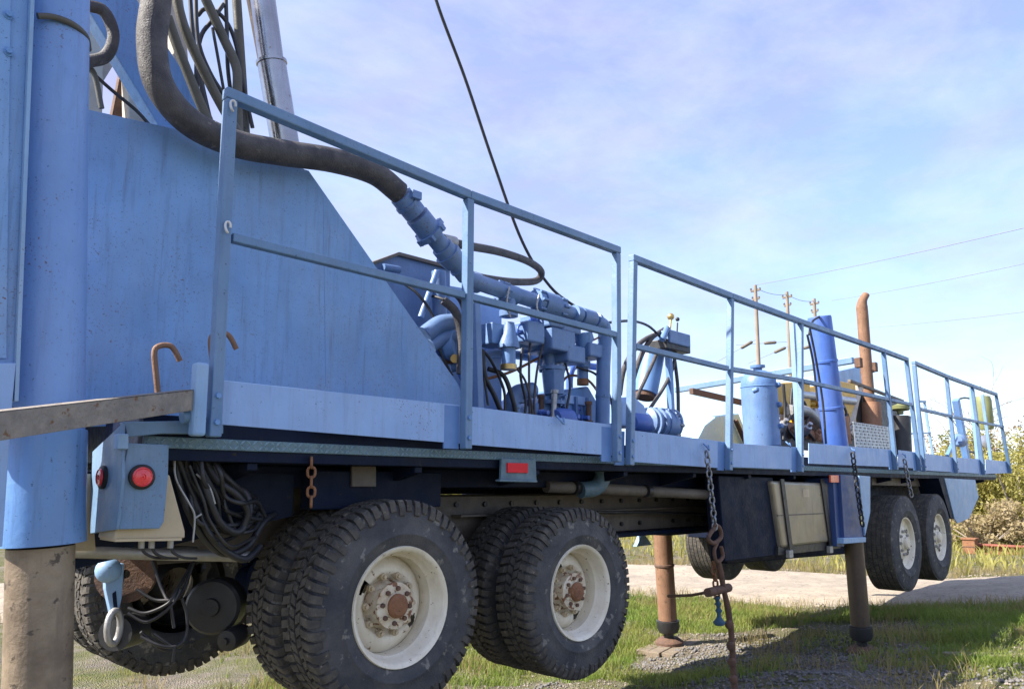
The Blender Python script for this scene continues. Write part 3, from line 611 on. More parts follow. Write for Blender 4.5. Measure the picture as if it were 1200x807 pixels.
# tow eye, shackle and wire bundle below the rear
te = part('tow_bracket', MB().prism(QS([(123, 660, .62), (146, 660, .62), (143, 700, .62), (138, 722, .62), (131, 722, .62), (124, 690, .62)]), (0, .04, 0)).ball(Q(127, 668, .6), .055, 16), 'blue_light', bevel=.004)
part('slot', MB().prism(QS([(132, 695, .615), (136, 692, .615), (138, 715, .615), (134, 718, .615)]), (0, .01, 0)), 'navy', te)
ctr = Q(128, 735, .6); part('shackle', MB().tube([ctr+Vector((.02+.03*math.cos(a), .01*math.cos(a), .07*math.sin(a))) for a in np.linspace(0, 6.283, 20)], .016, 8), 'galv', te)
part('rear_hub_plate', MB().lathe([(.02, -.02), (.12, -.02), (.13, 0), (.13, .05), (.02, .05)], Q(150, 672, .7), (-.5, -.8, .1), 24), 'rust_dark')
part('torpedo_can', MB().cyl(Q(135, 742, .62), Q(158, 736, .75), .075, 20), 'black_metal')
hoses([[(178, 655, .5), (190, 690, .45), (200, 705, .4), (215, 690, .45), (228, 655, .5)], [(150, 712, .5), (170, 718, .45), (195, 708, .4), (205, 695, .4), (225, 660, .5)],
       [(150, 718, .5), (172, 728, .45), (198, 712, .4), (212, 690, .4)], [(160, 690, .5), (180, 702, .45), (198, 703, .4)], [(165, 745, .5), (185, 755, .45), (205, 757, .42), (218, 745, .42), (219, 720, .42), (213, 700, .42)],
       [(180, 742, .5), (205, 758, .45), (215, 752, .42)], [(200, 708, .4), (204, 735, .4)], [(205, 757, .42), (203, 775, .42)], [(165, 740, .5), (190, 760, .5), (212, 762, .5)]], .0075, 'cable', 'wire', seg=6)
# ---- big side plate of the mast base ---------------------------------------------------
YP = .55
pl = [Q(93, 126, YP), Q(215, 153, YP), Q(362, 200, YP), Q(537, 450, YP), Q(552, 490, YP), Q(93, 500, YP)]
sp = part('mast_base_plate', MB().prism(pl, (0, .012, 0)), 'blue_panel', bevel=.003)
part('plate_edge_flange', MB().prism([pl[2]+Vector((0, .0125, 0)), pl[3]+Vector((0, .0125, 0)), pl[3]+Vector((-.012, .0125, -.006)), pl[2]+Vector((-.012, .0125, -.006))], (0, .10, 0)), 'blue_panel', sp)
part('plate_top_flange', MB().prism([pl[0]+Vector((0, .0125, -.002)), pl[2]+Vector((0, .0125, -.002)), pl[2]+Vector((0, .0125, -.014)), pl[0]+Vector((0, .0125, -.014))], (0, .06, 0)), 'blue_panel', sp)
part('weld_seam', MB().beam(Q(379, 232, YP-.0005), Q(382, 452, YP-.0005), .004, .003, (0, 1, 0)), 'blue_panel', sp)
part('far_base_plate', MB().prism([p+Vector((0, 1.4, 0)) for p in pl], (0, .012, 0)), 'blue_panel', bevel=.003)
part('base_rear_wall', MB().box((pl[0].x+.01, .57, DZ), (pl[0].x+.022, 1.94, pl[0].z-.05)), 'blue_panel')
# ---- mast, brace, cylinder ----------------------------------------------------------------
ms = empty('mast', Q(150, 130, 1.2), T)
for (a, b_, wd) in (((106, 140), (112, -90), .09), ((158, 150), (152, -90), .10), ((216, 160), (196, -90), .085)):
    p = Q(*a, 1.25); q = Q(*b_, 1.25); p = p+(p-q).normalized()*1.0
    part('mast_leg', MB().beam(p, q, wd, wd, (0, 1, 0)), 'mast_tan', ms, .006)
part('mast_lattice', MB().beam(Q(104, 110, 1.3), Q(160, 20, 1.3), .05, .05, (0, 1, 0)), 'mast_tan', ms)
part('mast_lattice', MB().beam(Q(150, 60, 1.3), Q(215, 150, 1.3), .04, .04, (0, 1, 0)), 'mast_tan', ms)
part('mast_lattice', MB().beam(Q(136, 140, 1.35), Q(146, 90, 1.35), .06, .05, (0, 1, 0)), 'rust_dark', ms)
d0 = QS([(60, -60, .95), (122, -60, .95), (250, 138, .95), (236, 190, .95), (212, 190, .95)])
db = part('diagonal_brace', MB().prism(d0, (0, .10, 0)), 'blue_deep' if 0 else 'blue_paint', bevel=.006)
cyl0, cyl1, cyl2 = Q(345, 235, 1.05), Q(318, 72, 1.05), Q(300, -60, 1.05)
cyl0 = cyl0+(cyl0-cyl1)*1.0
hc = part('mast_cylinder', MB().tube([cyl0, cyl1], .087, 28).lathe([(.088, -.02), (.094, -.018), (.094, .0), (.07, .002)], cyl1, (cyl1-cyl0), 28), 'chrome')
part('cylinder_rod', MB().tube([cyl1, cyl2+(cyl2-cyl1)*.8], .076, 28), 'chrome', hc)
part('guide_tube', MB().tube([Q(338, 260, 1.15), Q(308, 72, 1.15), Q(285, -50, 1.15)], .03, 14), 'rod_brown', hc)
# ---- hoses at the mast -----------------------------------------------------------------------
bh = part('rotary_hose', MB().tube(cr(QS([(187, -70, .50), (183, 0, .46), (178, 50, .44), (187, 100, .42), (222, 143, .42), (275, 168, .42), (330, 179, .42), (390, 188, .43), (438, 203, .44), (468, 226, .45)]), 8), .068, 24), 'hose')
hoses([[(196, 20, .6), (210, 60, .6), (232, 115, .6), (248, 150, .62), (258, 175, .64)],
       [(203, -20, .62), (215, 30, .62), (236, 78, .62), (262, 128, .62), (285, 165, .65)]], .026, 'hose_olive', 'mast_hose')
hoses([[(232, -20, .9), (262, 45, .9), (277, 80, .88), (278, 115, .88), (280, 160, .9)], [(276, -20, 1.0), (280, 40, 1.0), (284, 100, 1.0), (288, 165, 1.0)]], .028, 'hose_olive', 'mast_hose')
hoses([[(222, -20, .8), (226, 40, .8), (234, 90, .8), (244, 140, .8)], [(229, -20, .85), (232, 45, .85), (246, 85, .85), (268, 120, .85)], [(264, -20, .95), (266, 40, .95), (267, 80, .95), (272, 120, .95)],
       [(232, 18, .95), (240, 11, .95), (255, 15, .95), (268, 30, .95), (277, 55, .95), (284, 95, .95), (296, 150, .95)], [(262, 5, .95), (248, 25, .95), (235, 45, .95), (230, 90, .95), (238, 150, .95)]], .012, 'cable', 'thin_hose')
hoses([[(249, 33, .9), (254, 60, .9), (262, 105, .9)], [(230, 60, .85), (240, 110, .85), (252, 160, .85)], [(100, 78, .7), (130, 105, .7), (160, 130, .7), (178, 150, .7)]], .009, 'cable', 'thin_hose')
hoses([[(100, 6, .6), (122, 14, .6), (133, 42, .6), (124, 66, .6), (100, 73, .6)]], .028, 'hose', 'hose_loop')
hoses([[(44, 19, .05), (62, 20, .05), (84, 28, .06), (100, 42, .12), (104, 58, .25)]], .012, 'hose_olive', 'hose_loop')
hoses([[(98, 78, .65), (110, 86, .65), (119, 127, .65)]], .013, 'hose_olive', 'thin_hose')
# ---- pipe manifold -----------------------------------------------------------------------------
YM = .5
mf = empty('pipe_manifold', Q(640, 420, YM), T)
def pm(pts, r, mt='pipe_blue', nm='pipe', seg=18): return part(nm, MB().tube(pts, r, seg), mt, mf)
def ring(a, b_, r, mt='pipe_blue', nm='union'):
    return part(nm, MB().tube([a, b_], r, 24), mt, mf, .006)
m0, m1, m2, m3 = Q(468, 227, .45), Q(497, 262, .47), Q(527, 300, .49), Q(546, 324, .5)
dm = (m3-m0).normalized()
def at_(t): return m0+(m3-m0)*t
ring(at_(.02), at_(.22), .072, nm='hose_clamp'); ring(at_(.10), at_(.13), .080, nm='clamp_band')
part('clamp_bolt', MB().box(tuple(at_(.1)+Vector((-.03, -.1, .0))), tuple(at_(.1)+Vector((.04, -.05, .05)))), 'pipe_blue', mf, .004)
ring(at_(.25), at_(.47), .078, nm='coupling'); ring(at_(.42), at_(.47), .098, nm='coupling_flange')
for k in range(6):
    a = k*math.pi/3; u = dm.orthogonal().normalized(); v_ = dm.cross(u); c = at_(.445)+(u*math.cos(a)+v_*math.sin(a))*.094
    part('lug', MB().beam(c-dm*.02, c+dm*.02, .03, .025), 'pipe_blue', mf)
pm([at_(.45), at_(1.0)], .058); ring(at_(.62), at_(.70), .072); part('hammer_union', MB().tube([at_(.70), at_(.82)], [.088, .075], 8), 'pipe_blue', mf, .006); ring(at_(.88), at_(.90), .066)
h0 = Q(556, 331, .5); run = [at_(.97), Q(552, 328, .5), Q(575, 336, .52), Q(640, 357, .55), Q(700, 377, .58), Q(707, 382, .585), Q(709, 392, .585), Q(707, 430, .585), Q(706, 500, .585)]
pm(run[:5], .055); pm(cr(run[4:7], 5), .057, nm='elbow'); pm(run[6:], .057, nm='riser'); ring(Q(706.5, 462, .585), Q(706.5, 466, .585), .062)
for a, b_, r in (((553, 330), (560, 332), .068), ((586, 341), (604, 347), .068), ((626, 352), (632, 354), .082), ((633, 354), (650, 359), .090), ((651, 360), (658, 362), .076), ((672, 367), (678, 369), .066), ((680, 370), (694, 374), .068), ((697, 375), (700, 377), .066)):
    ring(Q(*a, .545), Q(*b_, .545), r)
# branch 1
pm([Q(596, 345, .54), Q(597, 372, .54)], .048, nm='tee'); ring(Q(596, 364, .54), Q(596, 371, .54), .066)
part('reducer', MB().tube(QS([(597, 378, .54), (597, 388, .54), (596, 404, .54), (596, 408, .54)]), [.035, .045, .078, .078], 14), 'pipe_blue', mf, .004)
pm(QS([(596, 408, .54), (596, 428, .54)]), .05, 'blue_paint', 'nipple'); ring(Q(596, 427, .54), Q(596, 433, .54), .057, 'brass', 'cap')
# cross run
YX = .75
pm(QS([(574, 396, YX), (668, 408, YX)]), .05); 
for (a, b_, w_, h_) in ((632, 378, 20, 18), (650, 385, 26, 18), (608, 393, 24, 24), (640, 402, 34, 26), (655, 418, 26, 20), (680, 414, 26, 16)):
    p = Q(a, b_, YX); s = 1/PXM(p); part('valve_body', MB().box((p.x-w_*s*.62, YX-.10-a*.00013, p.z-h_*s/2), (p.x+w_*s*.62, YX+.07+a*.0001, p.z+h_*s/2)), 'pipe_blue', mf, .014)
pm(QS([(642, 370, YX), (645, 452, YX)]), .055, nm='standpipe'); part('actuator', MB().tube(QS([(648, 434, YX-.04), (649, 462, YX-.04)]), [.10, .085], 6), 'pipe_blue', mf, .006)
for a in (430, 470): ring(Q(647, a, YX-.03), Q(647, a+4, YX-.03), .105, nm='flange')
part('valve_bonnet', MB().tube(QS([(683, 390, YX-.1), (684, 397, YX-.1), (683, 408, YX-.1)]), [.075, .085, .045], 12), 'blue_paint', mf, .004)
pm(QS([(682, 400, YX-.05), (683, 448, YX-.05)]), .045, nm='branch'); ring(Q(683, 424, YX-.05), Q(683, 431, YX-.05), .062); ring(Q(683, 444, YX-.05), Q(683, 451, YX-.05), .048, 'rust')
part('switch_box', MB().box(tuple(Q(563, 380, .7)+Vector((0, -.12, 0))), tuple(Q(583, 408, .7)+Vector((0, .06, 0)))), 'blue_paint', mf, .008)
pm(cr(QS([(602, 487, .7), (601, 470, .7), (607, 460, .7), (624, 457, .7)]), 6), .06, nm='elbow')
for a in ((602, 482), (604, 468)): ring(Q(a[0], a[1], .7), Q(a[0], a[1]+4, .7), .07)
part('valve_handle', MB().beam(Q(688, 402, .6), Q(712, 390, .62), .02, .01), 'rust', mf)
# pump below the manifold
pu = part('mud_pump', MB().prism(QS([(628, 474, .72), (645, 460, .72), (690, 452, .72), (700, 470, .72), (702, 500, .72), (628, 500, .72)]), (0, .5, 0)), 'blue_paint', bevel=.02, seg=3)
part('pump_cover', MB().prism(QS([(600, 478, .66), (628, 474, .66), (630, 500, .66), (600, 500, .66)]), (0, .4, 0)), 'blue_paint', pu, .015)
for i in range(5):
    p = Q(633+i*12, 484+i*1.5, .68); part('stud', MB().lathe([(.03, 0), (.03, .03), (.018, .03), (.018, .08), (.001, .082)], p, (0, -1, 0), 10), 'blue_deep', pu)
for i in range(4):
    p = Q(648+i*13, 470+i, .7); part('fin', MB().box((p.x-.012, .68, p.z-.12), (p.x+.012, .76, p.z+.05)), 'pipe_blue', pu, .003)
p = Q(660, 492, .6); part('gear_end', MB().lathe([(.001, -.1), (.07, -.1), (.09, -.06), (.09, .06), (.06, .1), (.001, .1)], p, (1, 0, 0), 16), 'blue_deep', pu)
hoses([[(565, 410, .6), (568, 440, .6), (580, 465, .6), (590, 490, .6)], [(572, 432, .65), (590, 440, .62), (600, 465, .6), (606, 492, .6)]], .017, 'cable', 'hydraulic_hose')
hoses([[(600, 425, .6), (615, 445, .6), (622, 470, .6), (625, 495, .6)], [(640, 388, .65), (630, 430, .62), (626, 470, .6), (627, 495, .6)], [(622, 388, .65), (620, 430, .62), (621, 495, .6)]], .009, 'hose', 'hydraulic_hose')
hoses([[(566, 445, .8), (600, 435, .8), (640, 415, .8), (690, 392, .8)], [(655, 452, .8), (668, 440, .8), (690, 446, .8), (708, 470, .8)]], .011, 'rust', 'copper_line')
hoses([[(562, 375, .6), (563, 400, .6), (567, 440, .6), (572, 475, .6)]], .008, 'black_metal', 'hydraulic_hose')
hoses([[(522, 283, .52), (548, 288, .6), (585, 295, .75), (618, 306, .9), (634, 318, 1.0), (628, 329, 1.05), (600, 330, .95), (568, 326, .8), (552, 322, .7)]], .030, 'hose', 'return_hose', seg=12)
part('hose_fitting', MB().tube(QS([(518, 281, .52), (532, 284, .55)]), .04, 12), 'galv', mf)
# machinery behind the plate: tank box, walls, elbows
tb = part('hydraulic_tank', MB().prism(QS([(438, 308, 1.0), (470, 297, 1.0), (528, 314, 1.0), (528, 480, 1.0), (438, 480, 1.0)]), (0, .7, 0)), 'pipe_blue', bevel=.01)
part('tank_lid', MB().prism(QS([(436, 307, .97), (468, 295, .97), (532, 312, .97), (532, 316, .97), (468, 299, .97), (436, 311, .97)]), (0, .76, 0)), 'frame_brown', tb, .003)
part('lid_clamp', MB().cyl(Q(449, 313, .95), Q(468, 316, .95), .025, 10), 'pipe_blue', tb)
part('side_wall', MB().prism(QS([(556, 345, 1.0), (588, 352, 1.0), (588, 500, 1.0), (556, 500, 1.0)]), (0, .03, 0)), 'blue_pale', bevel=.003)
part('wall_return', MB().prism(QS([(500, 330, 1.1), (556, 340, 1.1), (556, 500, 1.1), (500, 500, 1.1)]), (0, .03, 0)), 'blue_pale')
part('stay', MB().cyl(Q(512, 318, .8), Q(493, 372, .8), .022, 12), 'blue_paint')
part('stay', MB().cyl(Q(514, 318, .85), Q(516, 400, .85), .05, 12), 'pipe_blue')
part('rocker_pipe', MB().tube(cr(QS([(498, 392, .75), (515, 380, .72), (530, 378, .7)]), 5), .06, 16), 'pipe_blue')
part('rocker_pipe', MB().tube(cr(QS([(505, 405, .75), (520, 396, .72), (535, 398, .7), (538, 420, .7)]), 5), .05, 16), 'pipe_blue')
for a in ((534, 381), (533, 420)): part('brass_plug', MB().cyl(Q(*a, .66), Q(*a, .70), .03, 12), 'brass')
part('pump_disc', MB().lathe([(.001, -.06), (.11, -.06), (.13, 0), (.11, .06), (.001, .06)], Q(530, 402, .75), (.3, -1, 0), 24), 'blue_paint')
hoses([[(520, 352, .62), (534, 366, .6), (541, 395, .6), (540, 438, .6)]], .03, 'hose', 'hydraulic_hose', seg=12)
hoses([[(525, 340, .66), (540, 352, .64), (548, 380, .64)]], .02, 'cable', 'hydraulic_hose')
part('valve_post', MB().beam(Q(557, 355, .45), Q(561, 480, .45), .05, .05, (0, 1, 0)), 'pipe_blue', bevel=.005)
def flange_bolts(c, ax, r, n=8, mt='pipe_blue'):
    ax = Vector(ax).normalized(); u = ax.orthogonal().normalized(); v_ = ax.cross(u)
    for k in range(n):
        a = 2*math.pi*k/n; q = Vector(c)+(u*math.cos(a)+v_*math.sin(a))*r; part('bolt', MB().tube([q-ax*.03, q+ax*.03], .011, 6), mt, mf)
for a, b_, y, r in ((629, 353, .545, .088), (655, 361, .545, .08), (588, 342, .545, .07)): flange_bolts(Q(a, b_, y), Q(640, 357, .55)-Q(575, 336, .52), r)
for a in (432, 472): flange_bolts(Q(647, a, YX-.03), (0, 0, 1), .09)
for (a, b_, y, r) in ((612, 388, .62, .05), (662, 398, .62, .045), (634, 372, .66, .04)):      # hand wheels and bonnets
    c = Q(a, b_, y); part('hand_wheel', MB().tube([c+Vector((r*math.cos(t_), 0, r*math.sin(t_))) for t_ in np.linspace(0, 6.283, 17)], .008, 6).cyl(c+Vector((-r, 0, 0)), c+Vector((r, 0, 0)), .006, 6).cyl(c, c+Vector((0, .12, 0)), .012, 8), 'blue_deep', mf)
for k in range(7):                                                                              # small fittings on the pump deck
    c = Q(606+k*14, 488+k*1.6, .62+.05*(k % 3)); hgt = .06+.05*((k*5) % 4); part('fitting', MB().lathe([(.035, 0), (.035, .03), (.022, .035), (.022, hgt), (.03, hgt), (.03, hgt+.025), (.001, hgt+.03)], c, (.1*(k % 2), 0, 1), 10), ('pipe_blue', 'blue_deep', 'rust_dark', 'galv')[k % 4], mf)
for k in range(5):
    c = Q(505+k*8, 400+k*10, .8); part('fitting', MB().lathe([(.04, 0), (.04, .05), (.028, .055), (.028, .10), (.001, .105)], c, (.6, -.7, .2*(k-2)), 8), ('pipe_blue', 'blue_deep', 'rust_dark')[k % 3], mf)
hoses([[(470, 330, .9), (490, 345, .8), (508, 372, .75), (515, 410, .72), (530, 440, .7)], [(500, 345, .85), (518, 350, .7), (520, 352, .62)], [(560, 405, .62), (575, 422, .62), (590, 455, .62), (592, 480, .62)],
       [(612, 408, .62), (610, 440, .6), (616, 470, .6), (614, 495, .6)], [(662, 425, .66), (668, 450, .64), (664, 480, .62)], [(676, 430, .66), (700, 440, .64), (716, 468, .62), (718, 500, .62)]], .010, 'cable', 'hydraulic_hose')
for k, (x0, y0, x1, y1) in enumerate(((597, 336, 598, 372), (632, 345, 633, 372))):              # safety chains on the unions
    pts = QS([(x0, y0, .46), (x0-3, (y0+y1)/2, .46), (x1, y1, .46)]); part('safety_chain', MB().tube(cr(pts, 8), [.006+.004*(q % 2) for q in range(17)], 6), 'galv', mf)
part('back_pipe', MB().tube(cr(QS([(562, 470, .95), (563, 430, .95), (572, 415, .95), (600, 415, .95), (640, 422, .95)]), 5), .035, 12), 'pipe_blue', mf)
part('back_pipe', MB().tube(cr(QS([(668, 470, 1.0), (668, 440, 1.0), (676, 428, 1.0), (700, 430, 1.0)]), 5), .03, 12), 'blue_deep', mf)
part('nameplate_box', MB().box(tuple(Q(664, 462, .70)), tuple(Q(688, 476, .73))), 'blue_pale', mf, .004)
# ---- control valve stand ----------------------------------------------------------------------
YV = .9
vs_ = part('valve_stand', MB().beam(Q(787, 492, YV), Q(783, 408, YV), .055, .055, (0, 1, 0)), 'blue_paint', bevel=.005)
part('valve_bank', MB().box(tuple(Q(773, 403, YV)+Vector((0, -.12, 0))), tuple(Q(797, 394, YV)+Vector((0, .1, 0)))), 'pipe_blue', vs_, .012)
part('valve_bank', MB().box(tuple(Q(771, 409, YV)+Vector((0, -.1, 0))), tuple(Q(799, 405, YV)+Vector((0, .1, 0)))), 'black_metal', vs_, .008)
part('valve_spool', MB().cyl(Q(776, 398, YV-.1), Q(782, 384, YV-.1), .03, 12), 'pipe_blue', vs_)
part('lever', MB().cyl(Q(784, 396, YV), Q(786, 374, YV), .012, 8).ball(Q(786, 371, YV), .036, 14), 'brass', vs_)
part('lever', MB().cyl(Q(793, 396, YV), Q(794, 378, YV), .008, 8).ball(Q(794, 374, YV), .022, 12), 'black_metal', vs_)
hoses([[(725, 470, .9), (732, 430, .9), (750, 402, .9), (772, 390, .9)], [(735, 470, .9), (748, 425, .9), (762, 398, .9), (778, 386, .9)]], .024, 'hose', 'hydraulic_hose')
hoses([[(745, 468, .95), (765, 425, .95), (774, 402, .95)], [(762, 478, .9), (780, 450, .9), (790, 425, .9), (791, 400, .9)], [(789, 410, .92), (794, 450, .92), (795, 485, .92)]], .018, 'hose', 'hydraulic_hose')
hoses([[(712, 378, .62), (740, 376, .75), (760, 382, .85), (775, 396, .9)]], .012, 'cable', 'hydraulic_hose')
lc = part('lift_cylinder', MB().tube(QS([(756, 462, 1.1), (765, 415, 1.1)]), .12, 24), 'blue_paint')
part('cylinder_end', MB().tube(QS([(755, 466, 1.1), (756, 460, 1.1)]), .10, 20), 'rust_dark', lc)
gw = part('winch_gearbox', MB().lathe([(.001, -.28), (.08, -.28), (.09, -.2), (.135, -.18), (.135, .12), (.11, .18), (.07, .2), (.001, .2)], Q(773, 497, .75), (1, -.15, -.05), 28), 'pipe_blue')
for k in range(5): part('rib', MB().lathe([(.13, -.01), (.148, -.008), (.148, .008), (.13, .01)], Q(762+k*6, 496+k*.3, .75), (1, -.15, -.05), 28), 'pipe_blue', gw)
for k in range(7):
    p = Q(773, 497, .75)+Vector((1, -.15, -.05)).normalized()*.13; a = k*.9; part('bolt', MB().hexbolt(p+Vector((0, -.115*math.cos(a), .115*math.sin(a))), (1, -.15, -.05), .018, .05), 'chain_steel', gw)
part('winch_guard', MB().prism(QS([(728, 470, .6), (742, 462, .6), (756, 474, .6), (764, 500, .6), (728, 500, .6)]), (0, .4, 0)), 'blue_pale', bevel=.03, seg=4)
part('winch_motor', MB().lathe([(.001, -.12), (.06, -.12), (.085, -.08), (.085, .08), (.06, .12), (.001, .12)], Q(750, 496, .6), (1, 0, 0), 20), 'blue_deep', gw)
# ---- air tank, filter cylinder, engine, stack ------------------------------------------------------
ab, at2 = Q(894, 528, .9), Q(889, 450, .9); ax_ = at2-ab; hh = ax_.length; ra = 20.5/PXM(at2)
at_k = part('air_tank', MB().lathe([(.02, -.02), (ra*.7, 0), (ra, .06), (ra, hh-.02), (ra*.96, hh+.05), (ra*.75, hh+.12), (ra*.4, hh+.155), (.02, hh+.165)], ab, ax_, 40), 'pipe_blue')
part('tank_neck', MB().lathe([(.05, 0), (.05, .05), (.085, .05), (.085, .08), (.02, .085)], ab+ax_.normalized()*(hh+.14), ax_, 20), 'pipe_blue', at_k)
part('weld_band', MB().lathe([(ra, 0), (ra+.006, .005), (ra+.006, .012), (ra, .017)], ab+ax_.normalized()*(hh-.04), ax_, 40), 'pipe_blue', at_k)
for a in ((883, 458), (909, 452), (910, 475), (912, 500)): part('tank_lug', MB().lathe([(.03, 0), (.03, .05), (.02, .06), (.001, .06)], Q(*a, .9-ra*.9), (0, -1, .3), 10), 'pipe_blue', at_k)
fb_, ft_ = Q(981, 530, .5), Q(960, 371, .5); rf = 13.3/PXM(ft_)
fc = part('upright_cylinder', MB().lathe([(.02, 0), (rf, 0), (rf, (ft_-fb_).length-.02), (rf*.95, (ft_-fb_).length), (.02, (ft_-fb_).length+.01)], fb_, ft_-fb_, 36), 'blue_deep')
for t_ in (.32, .66): part('strap', MB().lathe([(rf, 0), (rf+.01, .004), (rf+.01, .03), (rf, .034)], fb_+(ft_-fb_)*t_, ft_-fb_, 36), 'blue_deep', fc)
hoses([[(948, 392, .45), (952, 377, .45), (960, 371, .45)], [(949, 385, .42), (956, 420, .42), (964, 470, .42), (968, 520, .42)], [(946, 392, .42), (953, 425, .42), (958, 470, .42)]], .014, 'cable', 'cable')
en = empty('engine', Q(940, 500, 1.3), T)
def enb(px, y, mt, dy=.5, nm='engine_block', bev=.02): return part(nm, MB().prism([Q(a, b_, y) for a, b_ in px], (0, dy, 0)), mt, en, bev)
enb([(926, 455), (995, 448), (1000, 520), (930, 525)], 1.35, 'yellow', .15)
for i in range(4):
    x0 = 917+i*22; enb([(x0, 452+i*1.2), (x0+17, 452+i*1.2), (x0+18, 476), (x0+1, 474)], 1.22, 'yellow', .14, 'valve_cover', .03)
enb([(903, 449), (950, 446), (951, 482), (904, 486)], 1.12, 'yellow', .1, 'valve_cover', .03); enb([(984, 446), (1003, 450), (1004, 500), (986, 500)], 1.15, 'yellow', .1, 'engine_block', .02)
for i in range(6): p = Q(920+i*13, 486+i*1, 1.15); part('exhaust_port', MB().lathe([(.001, -.06), (.07, -.06), (.085, 0), (.07, .12), (.001, .12)], p, (.2, -1, .1), 14), 'rust_dark' if i % 2 else 'galv', en)
part('exhaust_manifold', MB().tube(cr(QS([(915, 498, 1.1), (940, 508, 1.1), (965, 514, 1.1), (985, 520, 1.1)]), 5), .085, 16), 'rust_pipe', en)
part('turbo', MB().lathe([(.03, -.1), (.14, -.08), (.17, 0), (.14, .08), (.03, .1)], Q(955, 492, 1.1), (.6, -1, 0), 20), 'silver', en)
part('intake_pipe', MB().tube(cr(QS([(925, 480, 1.0), (945, 482, 1.0), (960, 497, 1.0)]), 5), .07, 14), 'galv', en)
part('oil_filter', MB().cyl(Q(990, 520, 1.0), Q(987, 488, 1.0), .09, 16), 'rust_pipe', en)
part('muffler_pipe', MB().tube(cr(QS([(990, 510, 1.2), (998, 470, 1.25), (1003, 455, 1.3)]), 5), .11, 16), 'mast_tan', en)
hoses([[(918, 450, 1.0), (920, 480, 1.0), (918, 515, 1.0)], [(928, 455, 1.0), (926, 490, 1.0)]], .02, 'black_metal', 'engine_hose', en)
for k in range(9):
    c = Q(916+k*9.5, 500+((k*7) % 5)*4, 1.0+.05*(k % 3)); part('engine_fitting', MB().lathe([(.001, -.05), (.05, -.05), (.06, 0), (.05, .07), (.03, .08), (.03, .13), (.001, .135)], c, (.3*(k % 3-1), -.6, .6), 10), ('galv', 'rust_dark', 'black_metal', 'silver', 'rust_pipe')[k % 5], en)
for k in range(4):
    a = 920+k*22; hoses([[(a, 470, 1.05), (a+6, 485, 1.0), (a+2, 500, 1.0), (a+12, 515, 1.0)]], .018, ('black_metal', 'hose', 'rust')[k % 3], 'engine_hose', en)
part('engine_rocker', MB().tube(QS([(935, 462, 1.15), (1000, 470, 1.15)]), .06, 12), 'silver', en)
part('alternator', MB().lathe([(.001, -.08), (.09, -.08), (.1, 0), (.09, .1), (.001, .1)], Q(972, 482, 1.05), (.5, -.8, 0), 18), 'galv', en)
part('engine_tray', MB().box(tuple(Q(912, 524, 1.05)), tuple(Q(1000, 516, 1.15))), 'black_metal', en, .01)
sb, st_ = Q(1022, 512, 1.3), Q(1011, 372, 1.3)
rs_ = 6.4/PXM(st_)
stk = part('exhaust_stack', MB().tube([sb, st_]+cr([st_, Q(1010, 358, 1.3), Q(1013, 350, 1.25), Q(1018, 344, 1.2)], 4)[1:], [rs_*1.1, rs_, rs_*.98]+[rs_*.95]*11, 20) if 0 else MB().tube([sb]+cr([Q(1016, 440, 1.3), st_, Q(1010, 360, 1.3), Q(1011, 352, 1.28), Q(1015, 345, 1.24)], 5), [rs_]*12+[rs_*.95, rs_*.9, rs_*.86, rs_*.82, rs_*.78, rs_*.74, rs_*.7, rs_*.68, rs_*.66, rs_*.64], 22), 'jack_rust')
part('stack_base', MB().tube([Q(1022, 520, 1.3), Q(1020, 472, 1.3)], rs_*1.75, 24), 'rust_pipe', stk); part('stack_clamp', MB().tube([Q(1016.5, 437, 1.3), Q(1016.2, 434, 1.3)], rs_*1.18, 22), 'rust_dark', stk)
part('muffler_bracket', MB().box(tuple(Q(1000, 520, 1.4)), tuple(Q(1040, 470, 1.6))), 'black_metal', stk, .02)
for a in ((1006, 425), (1024, 430)): p = Q(*a, 1.3); part('rain_clip', MB().box((p.x-.06, 1.25, p.z-.08), (p.x+.06, 1.35, p.z+.08)), 'rust_dark', stk, .01)
# cab roof and overhead frame on the far side
xb = Q(985, 424, .9).x
part('overhead_beam', MB().beam(QX(1000, 422, xb), QX(792, 457, xb), .09, .09), 'rail_blue', bevel=.008)
part('far_rail', MB().beam(Q(810, 458, 2.4), Q(880, 474, 2.4), .06, .08), 'rust_dark')
part('cab_roof', MB().prism(QS([(955, 440, 1.9), (1012, 428, 1.9), (1012, 462, 1.9), (955, 466, 1.9)]), (0, .7, 0)), 'blue_light', bevel=.03)
part('hood_panel', MB().beam(Q(995, 446, 1.2), Q(1058, 470, 1.2), .05, .045), 'frame_brown', bevel=.006)
part('pale_shroud', MB().prism(QS([(812, 525, 2.2), (826, 498, 2.2), (840, 487, 2.2), (866, 484, 2.2), (872, 500, 2.2), (874, 535, 2.2), (812, 535, 2.2)]), (0, .15, 0)), 'pale_panel', bevel=.02)
part('shroud_stay', MB().beam(Q(862, 492, 2.15), Q(876, 524, 2.15), .06, .03), 'rust_dark')
